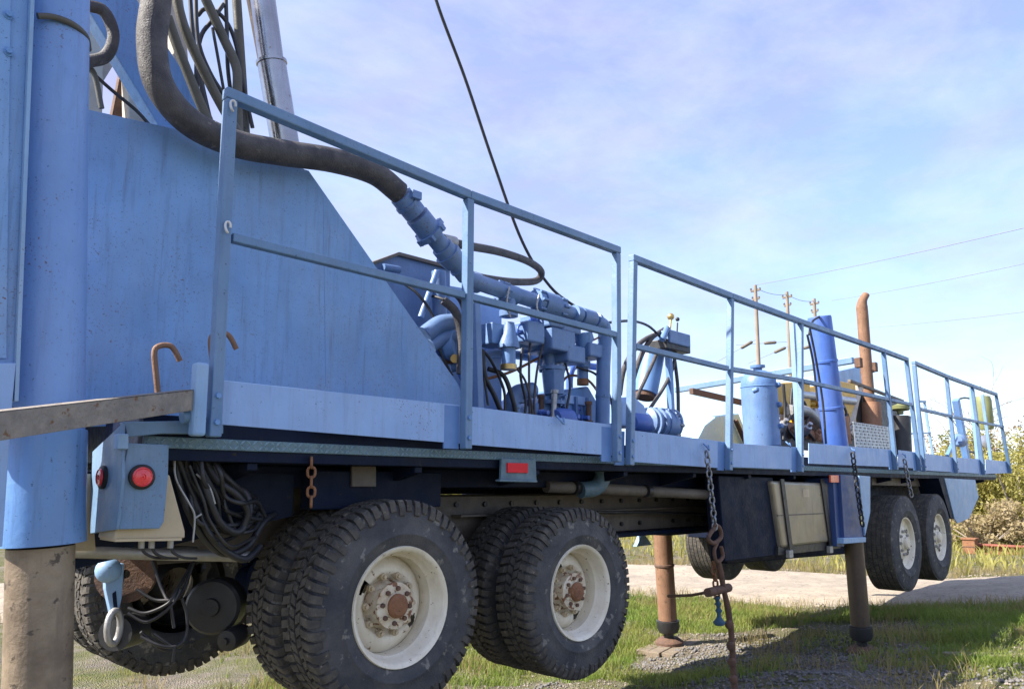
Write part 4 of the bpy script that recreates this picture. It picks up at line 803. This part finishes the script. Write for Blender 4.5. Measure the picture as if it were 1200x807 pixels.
# pierced grating panel: frame and a grid of bars
gp = [Q(1000, 494, .45), Q(1041, 500, .45), Q(1044, 527, .45), Q(1003, 525, .45)]
gr = part('grating_panel', MB().prism(gp, (0, .012, 0)), 'silver', bevel=.003)
mb = MB()
for i in range(9):
    for j in range(8):
        u, v_ = (i+.5+(j % 2)*.25)/9.4, (j+.5)/8; p = gp[0].lerp(gp[1], u).lerp(gp[3].lerp(gp[2], u), v_); mb.box((p.x-.035, .442, p.z-.011), (p.x+.035, .451, p.z+.011))
part('raised_tread', mb, 'galv', gr, kind='stuff')
ac = part('air_cleaner', MB().lathe([(.02, 0), (.15, 0), (.15, .62), (.02, .62)], Q(1057, 532, .9), Q(1055, 480, .9)-Q(1057, 532, .9), 28), 'black_metal')
part('rain_cap', MB().lathe([(.05, 0), (.05, .05), (.14, .07), (.15, .12), (.08, .17), (.001, .18)], Q(1055, 485, .9), Q(1055, 480, .9)-Q(1057, 532, .9), 24), 'olive', ac)
# front equipment seen through the front railing
part('front_stand', MB().beam(Q(1133, 540, 1.0), Q(1120, 468, 1.0), .16, .12, (0, 1, 0)), 'blue_paint', bevel=.01)
part('front_motor', MB().lathe([(.001, -.15), (.09, -.15), (.13, -.1), (.13, .1), (.09, .15), (.001, .15)], Q(1124, 516, .9), (1, 0, 0), 20), 'pipe_blue')
part('front_brace', MB().beam(Q(1110, 534, .9), Q(1120, 512, .9), .06, .06), 'blue_paint')
part('olive_cylinder', MB().lathe([(.02, 0), (.16, .02), (.18, .08), (.18, .7), (.15, .8), (.02, .82)], Q(1155, 504, 1.2), Vector((-.05, 0, 1)), 24), 'olive')
part('bell', MB().lathe([(.001, -.06), (.12, -.05), (.14, .02), (.05, .08), (.001, .08)], Q(1154, 517, 1.0), (-.6, -.8, .2), 20), 'silver')
hoses([[(1122, 468, 1.0), (1130, 466, 1.0), (1138, 467, 1.0)], [(1133, 528, 1.0), (1142, 530, 1.0), (1150, 528, 1.0)]], .02, 'black_metal', 'thin_pipe')
fr_ = empty('far_railing', Q(1090, 530, 2.4), T)
for a, b_ in (((1083, 470), (1095, 545)), ((1076, 470), (1086, 545))): part('post', MB().beam(Q(*b_, 2.4), Q(*a, 2.4), .05, .05, (0, 1, 0)), 'blue_light', fr_)
part('top_rail', MB().beam(Q(1074, 470, 2.4), Q(1084, 470.5, 2.4), .05, .05), 'blue_light', fr_); part('mid_rail', MB().beam(Q(1066, 508, 2.4), Q(1090, 507, 2.4), .04, .04), 'blue_light', fr_)
# pale blue corner seen under the far side and dark parts by it
part('mud_flap_bracket', MB().prism(QS([(748, 636, 2.0), (753, 622, 2.0), (764, 638, 2.0), (746, 640, 2.0)]), (0, .05, 0)), 'blue_light')
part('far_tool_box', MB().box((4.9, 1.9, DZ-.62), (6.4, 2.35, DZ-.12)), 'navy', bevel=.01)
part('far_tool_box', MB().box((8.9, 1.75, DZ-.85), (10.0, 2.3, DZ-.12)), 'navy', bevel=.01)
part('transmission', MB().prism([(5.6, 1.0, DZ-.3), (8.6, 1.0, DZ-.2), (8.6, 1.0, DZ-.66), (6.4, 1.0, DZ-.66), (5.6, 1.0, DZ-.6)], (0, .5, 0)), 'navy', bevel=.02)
# ================================================================ things hanging on or resting against the truck
def link_mesh(Ln, r, mt):
    pts = []; h = Ln/2-r; wd = Ln*.33
    for i in range(20):
        a = 2*math.pi*i/20; pts.append(Vector((wd*math.cos(a)*.85, 0, (h-wd*.85)*(1 if math.sin(a) > 0 else -1)*(1 if abs(math.sin(a)) > .05 else 0)+wd*.85*math.sin(a))))
    return mdata('link', MB().tube(pts+[pts[0]], r, 6), mt)
def chain(name, path, Ln, r, mt, label, cat='chain'):
    path = [Vector(p) for p in path]; c = empty(name, path[0], None, label, cat); me = link_mesh(Ln, r, mt)
    pitch = Ln-2.4*r; segl = [(b_-a).length for a, b_ in zip(path[:-1], path[1:])]; tot = sum(segl); n = int(tot/pitch)
    for i in range(n):
        d = (i+.5)*pitch; k = 0
        while k < len(segl)-1 and d > segl[k]: d -= segl[k]; k += 1
        p = path[k].lerp(path[k+1], d/segl[k]); dr = (path[k+1]-path[k]).normalized()
        o = bpy.data.objects.new('link', me); link(o, c, p); q = dr.to_track_quat('Z', 'Y') @ Matrix.Rotation((math.pi/2 if i % 2 else 0)+.5, 3, 'Z').to_quaternion(); o.rotation_euler = q.to_euler()
    return c
chain('rusty_chain', QS([(365, 536, .09), (364.5, 603, .09)]), .062, .0068, 'rust', 'short rusty chain hanging from the diamond plate edge above the nearest wheel')
ch1 = chain('long_chain', QS([(828, 528, -.05), (832, 565, -.05), (838, 622, -.05)]), .072, .0085, 'chain_steel', 'bright steel chain hanging from the toe board down to a rusty hook')
chain('front_chain', QS([(999, 530, -.05), (1005, 575, -.05), (1011, 617, -.05)]), .085, .0095, 'black_metal', 'dark chain hanging beside the blue jack housing')
chain('front_chain', QS([(1060, 538, -.06), (1064, 562, -.06), (1069, 585, -.06)]), .085, .0095, 'chain_steel', 'short chain hanging in front of the rear steering tyre')
# chain hook and load binder
cb = empty('load_binder', Q(840, 640, -.05), None, 'rusty hook and rod of a load binder hanging to the ground on the long chain', 'binder')
obj('hook', MB().tube(cr(QS([(837, 618, -.05), (830, 630, -.05), (836, 636, -.05), (845, 629, -.05), (843, 618, -.05), (836, 614, -.05)]), 5), .017, 10), 'rust_dark', cb)
obj('hook', MB().tube(cr(QS([(842, 632, -.05), (837, 645, -.05), (840, 658, -.05), (847, 652, -.05), (845, 640, -.05)]), 5), .015, 10), 'rust_dark', cb)
gb = Q(860, 762, -.02); gb.z = G(gb.x, gb.y)
obj('rod', MB().tube([Q(842, 655, -.05), Q(845, 672, -.05), Q(848, 690, -.04), Q(853, 712, -.03), Q(857, 740, -.02), gb], [.014, .024, .020, .026, .024, .03], 12), 'rust_dark', cb)
for t_ in (.15, .35, .5, .66, .85):
    p = Q(853, 712, -.03).lerp(gb, t_); obj('knob', MB().lathe([(.02, -.035), (.034, -.015), (.037, .012), (.02, .03)], p, (.1, .1, 1), 12), 'rust_dark', cb)
obj('clamp', MB().cyl(Q(829, 694, -.03), Q(854, 688, -.03), .034, 14), 'rust_dark', cb, .006)
obj('handle', MB().tube(QS([(783, 698, .6), (810, 697, .3), (832, 693, -.02)]), .012, 10), 'rust_dark', cb)
chain('hanging_chain', QS([(836, 658, .0), (839, 690, .0), (841, 702, .0)]), .07, .009, 'rust', 'short rusty chain between the rusty hook and the clamp')
rp_ = cr(QS([(840, 698, .0), (842, 712, .0), (843, 732, .0)]), 6)
obj('knotted_rope', MB().tube(rp_, [.016+.012*(i % 3 == 1) for i in range(len(rp_)-2)]+[.05, .035], 10), 'rope_blue', None, label='short blue knotted rope hanging from the load binder clamp', cat='rope')
# rusty J hooks standing on the walkway
for k, (dx, lab, yy) in enumerate(((0, 'whole rusty bent hook bar standing left of the rear rail post', .30), (66, 'rusty bent hook bar half hidden by the rear rail post', .30))):
    e = -8 if k else 0; f = -14 if k else 0
    pts = cr(QS([(187+dx+e*.3, 480+f, yy), (183+dx, 440+f, yy), (181+dx, 412+f, yy), (188+dx, 405+f, yy), (199+dx, 405+f, yy), (205+dx, 411+f, yy), (211+dx, 423+f, yy)]), 5)
    obj('hook_bar', MB().tube(pts, .0125, 10), 'jack_rust', None, label=lab, cat='hook bar')
# weathered steel angle lying across the rear
A_ = Q(230, 468, -.03); B_ = Q(-60, 507, -.62)
d = (A_-B_).normalized(); n_ = Vector((d.y, -d.x, 0)).normalized(); u_ = n_.cross(d)*-1
if u_.z < 0: u_ = -u_
w_ = 12/PXM(A_)
mb = MB().prism([B_+u_*w_, B_-u_*w_, A_-u_*w_, A_+u_*w_], -n_*.006 if n_.y < 0 else n_*.006).prism([B_+u_*w_, A_+u_*w_, A_+u_*w_-u_*.006, B_+u_*w_-u_*.006], (-n_ if n_.y < 0 else n_)*.07)
obj('angle_iron', mb, 'weathered_bar', None, .002, label='weathered steel angle iron sticking out past the blue jack column', cat='angle iron')
# wire rope from the mast
rope = cr(QS([(498, -60, 1.2), (511, 0, 1.2), (545, 92, 1.2), (578, 190, 1.2), (612, 283, 1.2), (645, 336, 1.2), (678, 362, 1.2)]), 8)
obj('wire_rope', MB().tube(rope, .013, 8), 'cable', None, label='black wire rope running down from the mast across the sky', cat='wire rope')
# timber pads
def pad(cx, cy, lx, ly, h, label, rot=0, mt='wood', name='timber_pad'):
    z = G(cx, cy); mb = MB()
    for k in range(3):
        o_ = (k-1)*ly/3; mb.box((-lx/2+random.uniform(-.04, .04), o_-ly/6+.006, -.03), (lx/2+random.uniform(-.04, .04), o_+ly/6-.006, h+random.uniform(-.008, .008)))
    me = mdata(name, mb, mt); o = bpy.data.objects.new(name, me); link(o, None, (cx, cy, z)); o.rotation_euler = (0, 0, rot); o['label'] = label; o['category'] = 'timber'
    b = o.modifiers.new('bevel', 'BEVEL'); b.width = .008; b.segments = 2
pad(fb.x, fb.y, 1.0, .5, .03, 'timber pad on the ground under the rusty far side jack', .2)
tp = QZ(1168, 768, G(9.5, -1.5)); pad(tp.x, tp.y, .9, .22, .06, 'weathered plank lying in the grass at the right edge', -.9)
pad(c3.x, c3.y, .7, .6, .03, 'timber pad under the large rear jack rod', .1)
# ================================================================ vegetation and background
def pyd(name, V, F, mt, kind=None):
    me = bpy.data.meshes.new(name); V = np.asarray(V, dtype=np.float32); F = np.asarray(F, dtype=np.int32); k = F.shape[1]
    me.vertices.add(len(V)); me.vertices.foreach_set('co', V.ravel()); me.loops.add(F.size); me.loops.foreach_set('vertex_index', F.ravel())
    me.polygons.add(len(F)); me.polygons.foreach_set('loop_start', np.arange(0, F.size, k, dtype=np.int32)); me.update(calc_edges=True); me.validate()
    me.materials.append(MATS[mt]); o = bpy.data.objects.new(name, me); link(o, None, (0, 0, 0))
    if kind: o['kind'] = kind
    return o
def vnoise(x, y, s):
    return (np.sin(x*s*1.7+y*s*.9+1.3)+np.sin(-x*s*.8+y*s*2.1+4)+np.sin(x*s*2.9+y*s*2.3+.5)*.6+np.sin(x*s*.5-y*s*.4)*.8)/3.4
def road_mask(x, y):
    c0 = [(19.5, -40), (17.3, -8), (15.5, 2), (13.6, 7.5), (7, 12), (-6, 15), (-40, 18)]
    P = np.array([(p.x, p.y) for p in cr([Vector((*p, 0)) for p in c0], 6)]); d = np.full(x.shape, 99.)
    for p in P: d = np.minimum(d, np.hypot(x-p[0], y-p[1]))
    return d
def blades(name, x, y, hgt, wid, mt, lean=.5):
    n = len(x); z = gz(x, y)-.01; a = rng.uniform(0, 2*np.pi, n); b = rng.uniform(0, 2*np.pi, n); l = rng.uniform(.1, lean, n)*hgt
    wx, wy = np.cos(a)*wid/2, np.sin(a)*wid/2; lx, ly = np.cos(b)*l, np.sin(b)*l
    V = np.stack([np.stack([x-wx, y-wy, z], -1), np.stack([x+wx, y+wy, z], -1), np.stack([x+wx*.8+lx*.35, y+wy*.8+ly*.35, z+hgt*.6], -1), np.stack([x-wx*.8+lx*.35, y-wy*.8+ly*.35, z+hgt*.6], -1), np.stack([x+lx, y+ly, z+hgt], -1)], 1).reshape(-1, 3)
    i = np.arange(n)*5
    F = np.concatenate([np.stack([i, i+1, i+2], -1), np.stack([i, i+2, i+3], -1), np.stack([i+3, i+2, i+4], -1)])
    o = pyd(name, V, F, mt, 'stuff'); return o
def tufts(n, x0, x1, y0, y1, per, spread, keep):
    cx = rng.uniform(x0, x1, n); cy = rng.uniform(y0, y1, n); k = keep(cx, cy); cx, cy = cx[k], cy[k]
    x = np.repeat(cx, per)+rng.normal(0, spread, len(cx)*per); y = np.repeat(cy, per)+rng.normal(0, spread, len(cy)*per); return x, y
def dens(x, y):
    rm = road_mask(x, y); v = vnoise(x, y, .9)+.35*vnoise(x, y, 3.1)+np.clip((x-9)*.10, -.6, .8)+np.where(y > 2.6, .35, 0)-np.where((x < 8.6) & (y < 2.2), .25, 0)
    bare = np.hypot((x-8.4)/1.5, (y-1.6)/.8) < 1
    return (v > -.05+rng.normal(0, .22, x.shape)) & (rm > 2.75) & ~bare
x, y = tufts(34000, 3, 17, -2.5, 6, 8, .05, dens)
blades('green_grass', x, y, rng.uniform(.04, .13, len(x))*(1+.5*vnoise(x, y, 2.3)), rng.uniform(.006, .012, len(x)), 'grass', 1.1)['label'] = 'patchy green grass growing round the jacks'
x, y = tufts(11000, 3, 20, -2.5, 12, 6, .06, lambda a, b: ((road_mask(a, b) > 2.4) & (road_mask(a, b) < 3.9)) | ((vnoise(a, b, 1.9) > .25) & (road_mask(a, b) > 2.8)))
blades('dry_grass', x, y, rng.uniform(.06, .22, len(x)), rng.uniform(.006, .011, len(x)), 'dry_grass', .7)['label'] = 'dry yellow grass along the gravel road edge'
x, y = tufts(9000, 18, 60, -25, 40, 6, .12, lambda a, b: (road_mask(a, b) > 2.9))
blades('verge_grass', x, y, rng.uniform(.12, .40, len(x)), rng.uniform(.02, .05, len(x)), 'leaf_yellow', .8)['label'] = 'yellow green rough grass beyond the gravel road'
# loose stones
def stones(n, x0, x1, y0, y1, smin, smax, mt, keep, name, label):
    cx = rng.uniform(x0, x1, n); cy = rng.uniform(y0, y1, n); k = keep(cx, cy); cx, cy = cx[k], cy[k]; n = len(cx); s = rng.uniform(smin, smax, n)**1
    base = np.array([(1, 0, 0), (-1, 0, 0), (0, 1, 0), (0, -1, 0), (0, 0, .7), (0, 0, -.7), (.6, .6, .4), (-.6, -.6, .35), (.6, -.6, .3), (-.6, .6, .4)], float)[:6]
    V = base[None]*s[:, None, None]*rng.uniform(.6, 1.3, (n, 6, 3)); V[..., 0] += cx[:, None]; V[..., 1] += cy[:, None]; V[..., 2] += (gz(cx, cy)+s*.25)[:, None]
    f = np.array([(0, 2, 4), (2, 1, 4), (1, 3, 4), (3, 0, 4), (2, 0, 5), (1, 2, 5), (3, 1, 5), (0, 3, 5)]); F = (f[None]+(np.arange(n)*6)[:, None, None]).reshape(-1, 3)
    pyd(name, V.reshape(-1, 3), F, mt, 'stuff')['label'] = label
mat('stone_grey', (.34, .29, .24), .9, 0, (.20, .18, .16), 30); mat('stone_dark', (.12, .115, .12), .9, 0, (.2, .19, .18), 30)
stones(9000, .5, 13, -2.5, 4.5, .008, .02, 'stone_grey', lambda a, b: road_mask(a, b) > 2.7, 'loose_gravel', 'pale loose gravel on the bare ground')
stones(9000, 3, 9.5, -2.5, 2.2, .01, .030, 'stone_dark', lambda a, b: vnoise(a, b, 1.1) < .25, 'dark_rubble', 'dark crushed rubble below the truck')
stones(16000, 5, 26, -12, 13, .012, .04, 'stone_grey', lambda a, b: road_mask(a, b) < 3.2, 'road_stones', 'loose stones on the gravel road')
# shrubs
def foliage_mesh(name, blobs, n, size, mt, flat=.5):
    V = []; tot = sum(b[3]**2 for b in blobs)
    pts = []; 
    for (bx, by, bz, br) in blobs:
        k = int(n*br*br/tot); d = rng.normal(size=(k, 3)); d /= np.linalg.norm(d, axis=1)[:, None]; r = br*rng.uniform(.35, 1.08, k)**.6
        pts.append(np.array([bx, by, bz])+d*r[:, None]*np.array([1, 1, .85]))
    P = np.concatenate(pts); P = P[P[:, 2] > .03]; k = len(P)
    a = rng.normal(size=(k, 3)); a /= np.linalg.norm(a, axis=1)[:, None]; b = np.cross(a, rng.normal(size=(k, 3))); b /= np.linalg.norm(b, axis=1)[:, None]
    s = size*rng.uniform(.5, 1.3, k)[:, None]
    V = np.stack([P-a*s, P+b*s*.45, P+a*s, P-b*s*.45], 1).reshape(-1, 3); F = np.arange(k*4).reshape(-1, 4)
    me = bpy.data.meshes.new(name); me.from_pydata(V.tolist(), [], F.tolist()); me.materials.append(MATS[mt]); return me
def shrub(x, y, h, r, mt, label, n=2600, leaf=.11, group='shrubs on the bank beyond the road'):
    z = G(x, y); o = empty('shrub', (x, y, z), None, label, 'shrub', group)
    blobs = [(random.gauss(0, .5)*r, random.gauss(0, .5)*r, h*random.uniform(.12, .92)**1.2, r*random.uniform(.14, .36)) for _ in range(20)]
    f = bpy.data.objects.new('crown', foliage_mesh('crown', blobs, n, leaf, mt)); link(f, o, (x, y, z))
    mb = MB()
    for b in blobs: mb.tube(cr([(random.uniform(-.1, .1), random.uniform(-.1, .1), -.1), (b[0]*.4, b[1]*.4, b[2]*.5), (b[0], b[1], b[2]+b[3]*.6)], 3), [.04, .035, .03, .026, .022, .015, .01], 5)
    me = mdata('trunk', mb, 'bark'); t_ = bpy.data.objects.new('trunk', me); link(t_, o, (x, y, z))
def bare_tree(x, y, h, label, seed, lean=0):
    rd_ = random.Random(seed); z = G(x, y); o = empty('bare_tree', (x, y, z), None, label, 'tree', 'bare trees behind the shrubs')
    trunk = MB(); twigs = MB()
    def grow(p, d, L_, r, lvl):
        pts = [p]; q = p.copy(); dd = d.copy()
        for k in range(4):
            dd = (dd+Vector((rd_.gauss(0, .16), rd_.gauss(0, .16), rd_.gauss(.04, .1)))).normalized(); q = q+dd*L_/4; pts.append(q)
        (trunk if lvl < 1 else twigs).tube(pts, [r*(1-.14*i) for i in range(5)], 6 if lvl < 1 else 4, False)
        if lvl < 4:
            for _ in range(3 if lvl else 6):
                i = rd_.randint(1, 4); dv = (dd+Vector((rd_.gauss(0, .6), rd_.gauss(0, .6), rd_.gauss(.15, .35)))).normalized(); grow(pts[i], dv, L_*rd_.uniform(.5, .72), r*.5, lvl+1)
    grow(Vector((0, 0, -.1)), Vector((lean, 0, 1)).normalized(), h*.5, h*.012, 0)
    for nm, mb in (('trunk', trunk), ('crown', twigs)):
        t_ = bpy.data.objects.new(nm, mdata(nm, mb, 'bark')); link(t_, o, (x, y, z))
def far(px, dist): d = ray(px, 560); d.z = 0; d.normalize(); p = CAM+d*dist; return p.x, p.y
SH = [(1136, 30, 1.9, 1.5, 'leaf_yellow', 'yellow green shrub showing just ahead of the front fender'), (1156, 31, 2.6, 1.7, 'leaf_yellow', 'rounded yellow green shrub in the middle of the bank'),
      (1176, 29, 1.2, 1.3, 'leaf_tan', 'low tan brush at the foot of the bank'), (1192, 30, 2.3, 1.7, 'leaf_yellow', 'yellow green shrub beside the right edge of the photo'), (1148, 28.5, .9, 1.0, 'leaf_tan', 'small tan brush behind the rusty bin'),
      (1150, 35, 3.4, 2.2, 'leaf_rust', 'reddish half bare shrub behind the front railing end'), (1172, 36, 3.1, 2.3, 'leaf_green', 'olive shrub behind the rounded yellow green one'), (1197, 37, 3.6, 2.4, 'leaf_rust', 'brownish shrub high on the bank at the right edge'), (1212, 33, 3.2, 2.2, 'leaf_yellow', 'shrub mostly cut off by the right edge')]
for px, ds, h, r, mt, lab in SH:
    X_, Y_ = far(px, ds); shrub(X_, Y_, h*1.35, r, mt, lab, 5200 if mt not in ('leaf_rust', 'leaf_tan') else 2300, .075)
for k, (px, ds, h) in enumerate(((1160, 42, 6.6), (1184, 44, 7.6), (1204, 41, 8.0))):
    X_, Y_ = far(px, ds); bare_tree(X_, Y_, h, ('leftmost bare twiggy tree behind the shrubs', 'middle bare twiggy tree behind the shrubs', 'bare twiggy tree at the right edge behind the shrubs')[k], 11+k)
# distant tree line all round
mb_pts = []; V = []; n = 16000
a = rng.uniform(0, 2*np.pi, n); dd = rng.uniform(150, 175, n); hh_ = rng.uniform(0, 1, n)*(3.2+1.6*np.sin(a*23)+1.1*np.sin(a*57+2)); P = np.stack([dd*np.cos(a), dd*np.sin(a), hh_-.3], -1)
u = rng.normal(size=(n, 3)); u /= np.linalg.norm(u, axis=1)[:, None]; v = np.cross(u, rng.normal(size=(n, 3))); v /= np.linalg.norm(v, axis=1)[:, None]; s_ = rng.uniform(.5, 1.3, n)[:, None]
pyd('distant_wood', np.stack([P-u*s_, P+v*s_*.7, P+u*s_, P-v*s_*.7], 1).reshape(-1, 3), np.arange(n*4).reshape(-1, 4), 'leaf_green', 'stuff')['label'] = 'far off low wood along the horizon'
# rusty drum and red steel bar beyond the road
X_, Y_ = far(1131, 27); z = G(X_, Y_)
o = empty('rusty_bin', (X_, Y_, z), None, 'rusty orange steel bin standing on the ground behind the foremost tyre', 'bin')
obj('body', MB().prism([(X_-.2, Y_-.17, z), (X_+.2, Y_-.17, z), (X_+.2, Y_+.17, z), (X_-.2, Y_+.17, z)], (0, 0, .42)), 'rust', o, .02); obj('rim', MB().box((X_-.23, Y_-.2, z+.42), (X_+.23, Y_+.2, z+.47)), 'rust', o, .01); obj('rib', MB().box((X_-.21, Y_-.18, z+.2), (X_+.21, Y_+.18, z+.23)), 'rust_dark', o, .005)
X_, Y_ = far(1182, 27.5); z = G(X_, Y_); o = empty('red_bar', (X_, Y_, z), None, 'red steel bar lying in the rough grass at the right edge', 'steel bar')
obj('flange', MB().box((X_-.6, Y_-1.6, z+.22), (X_-.25, Y_+.9, z+.27)), 'red_paint', o, .01); obj('web', MB().box((X_-.45, Y_-1.6, z+.02), (X_-.40, Y_+.9, z+.22)), 'red_paint', o); obj('flange', MB().box((X_-.6, Y_-1.6, z-.03), (X_-.25, Y_+.9, z+.02)), 'red_paint', o, .01)
# utility poles and lines
PT = []
for k, (px, py, ds, lab) in enumerate(((885, 334, 62, 'leftmost and tallest of the three utility poles behind the truck'), (922, 342, 66, 'middle one of the three utility poles behind the truck'), (954, 350, 70, 'rightmost utility pole, just above the upright blue cylinder'))):
    d = ray(px, py); t_ = ds/math.hypot(d.x, d.y); p = CAM+d*t_; zb = G(p.x, p.y)
    o = empty('utility_pole', (p.x, p.y, zb), None, lab, 'utility pole', 'utility poles behind the truck')
    obj('pole', MB().tube([(p.x, p.y, zb-.3), tuple(p)], [.20, .13], 10), 'pole_wood', o)
    sd_ = Vector((d.y, -d.x, 0)).normalized()
    for dz, ln in ((.5, .38), (1.2, .28)):
        c = p-Vector((0, 0, dz)); obj('crossarm', MB().beam(c-sd_*ln, c+sd_*ln+Vector((0, 0, .1)), .14, .16), 'pole_wood', o, .02)
        for s in (-1, 1): obj('insulator', MB().lathe([(.03, 0), (.09, .03), (.05, .09), (.09, .12), (.03, .2)], c+sd_*ln*s*.9+Vector((0, 0, .08)), (0, 0, 1), 10), 'frame_brown', o)
    PT.append((p, sd_))
def wire(a, b, sag, r, label, n=20):
    pts = [a.lerp(b, i/n)-Vector((0, 0, sag*4*(i/n)*(1-i/n))) for i in range(n+1)]
    return obj('power_line', MB().tube(pts, r, 5), 'wire', None, label=label, cat='power line', group='overhead power lines')
def WP(px, py, dist): d = ray(px, py); return CAM+d*(dist/math.hypot(d.x, d.y))
wire(PT[0][0]-Vector((0, 0, .2)), PT[1][0]-Vector((0, 0, .2)), .25, .022, 'power line between the left and middle utility poles')
wire(PT[1][0]-Vector((0, 0, .2)), PT[2][0]-Vector((0, 0, .2)), .25, .022, 'power line between the middle and right utility poles')
wire(PT[0][0], WP(1500, 192, 40), .3, .02, 'topmost power line crossing the sky to the right edge')
wire(WP(975, 352, 66), WP(1500, 238, 42), .3, .016, 'second power line from the top at the right')
wire(WP(1000, 385, 70), WP(1500, 322, 45), .3, .016, 'third power line down, low above the exhaust stack')
# guy wires with dark strain insulators
for k, (x0, y0, x1, y1, xp, yp) in enumerate(((868, 408, 882, 400, 889, 396), (895, 402, 910, 401, 926, 400), (907, 413, 921, 407, 928, 404), (941, 408, 950, 406, 928, 411))):
    ds = 62 if k == 0 else 66; a, b, e = WP(x0, y0, ds), WP(x1, y1, ds), WP(xp, yp, ds); f = a+(a-b)*2.2 if k != 3 else b+(b-a)*1.5
    o = empty('guy_wire', (a+b)/2, None, ('guy wire with a dark insulator left of the leftmost pole', 'level guy wire with an insulator between the left and middle poles', 'sloping guy wire with an insulator just left of the middle pole', 'guy wire with an insulator right of the middle pole')[k], 'guy wire', 'guy wires of the poles')
    obj('wire', MB().tube([e, f], .02, 5), 'wire', o); obj('insulator', MB().tube([a, a.lerp(b, .1), a.lerp(b, .9), b], [.06, .14, .14, .06], 8), 'frame_brown', o)
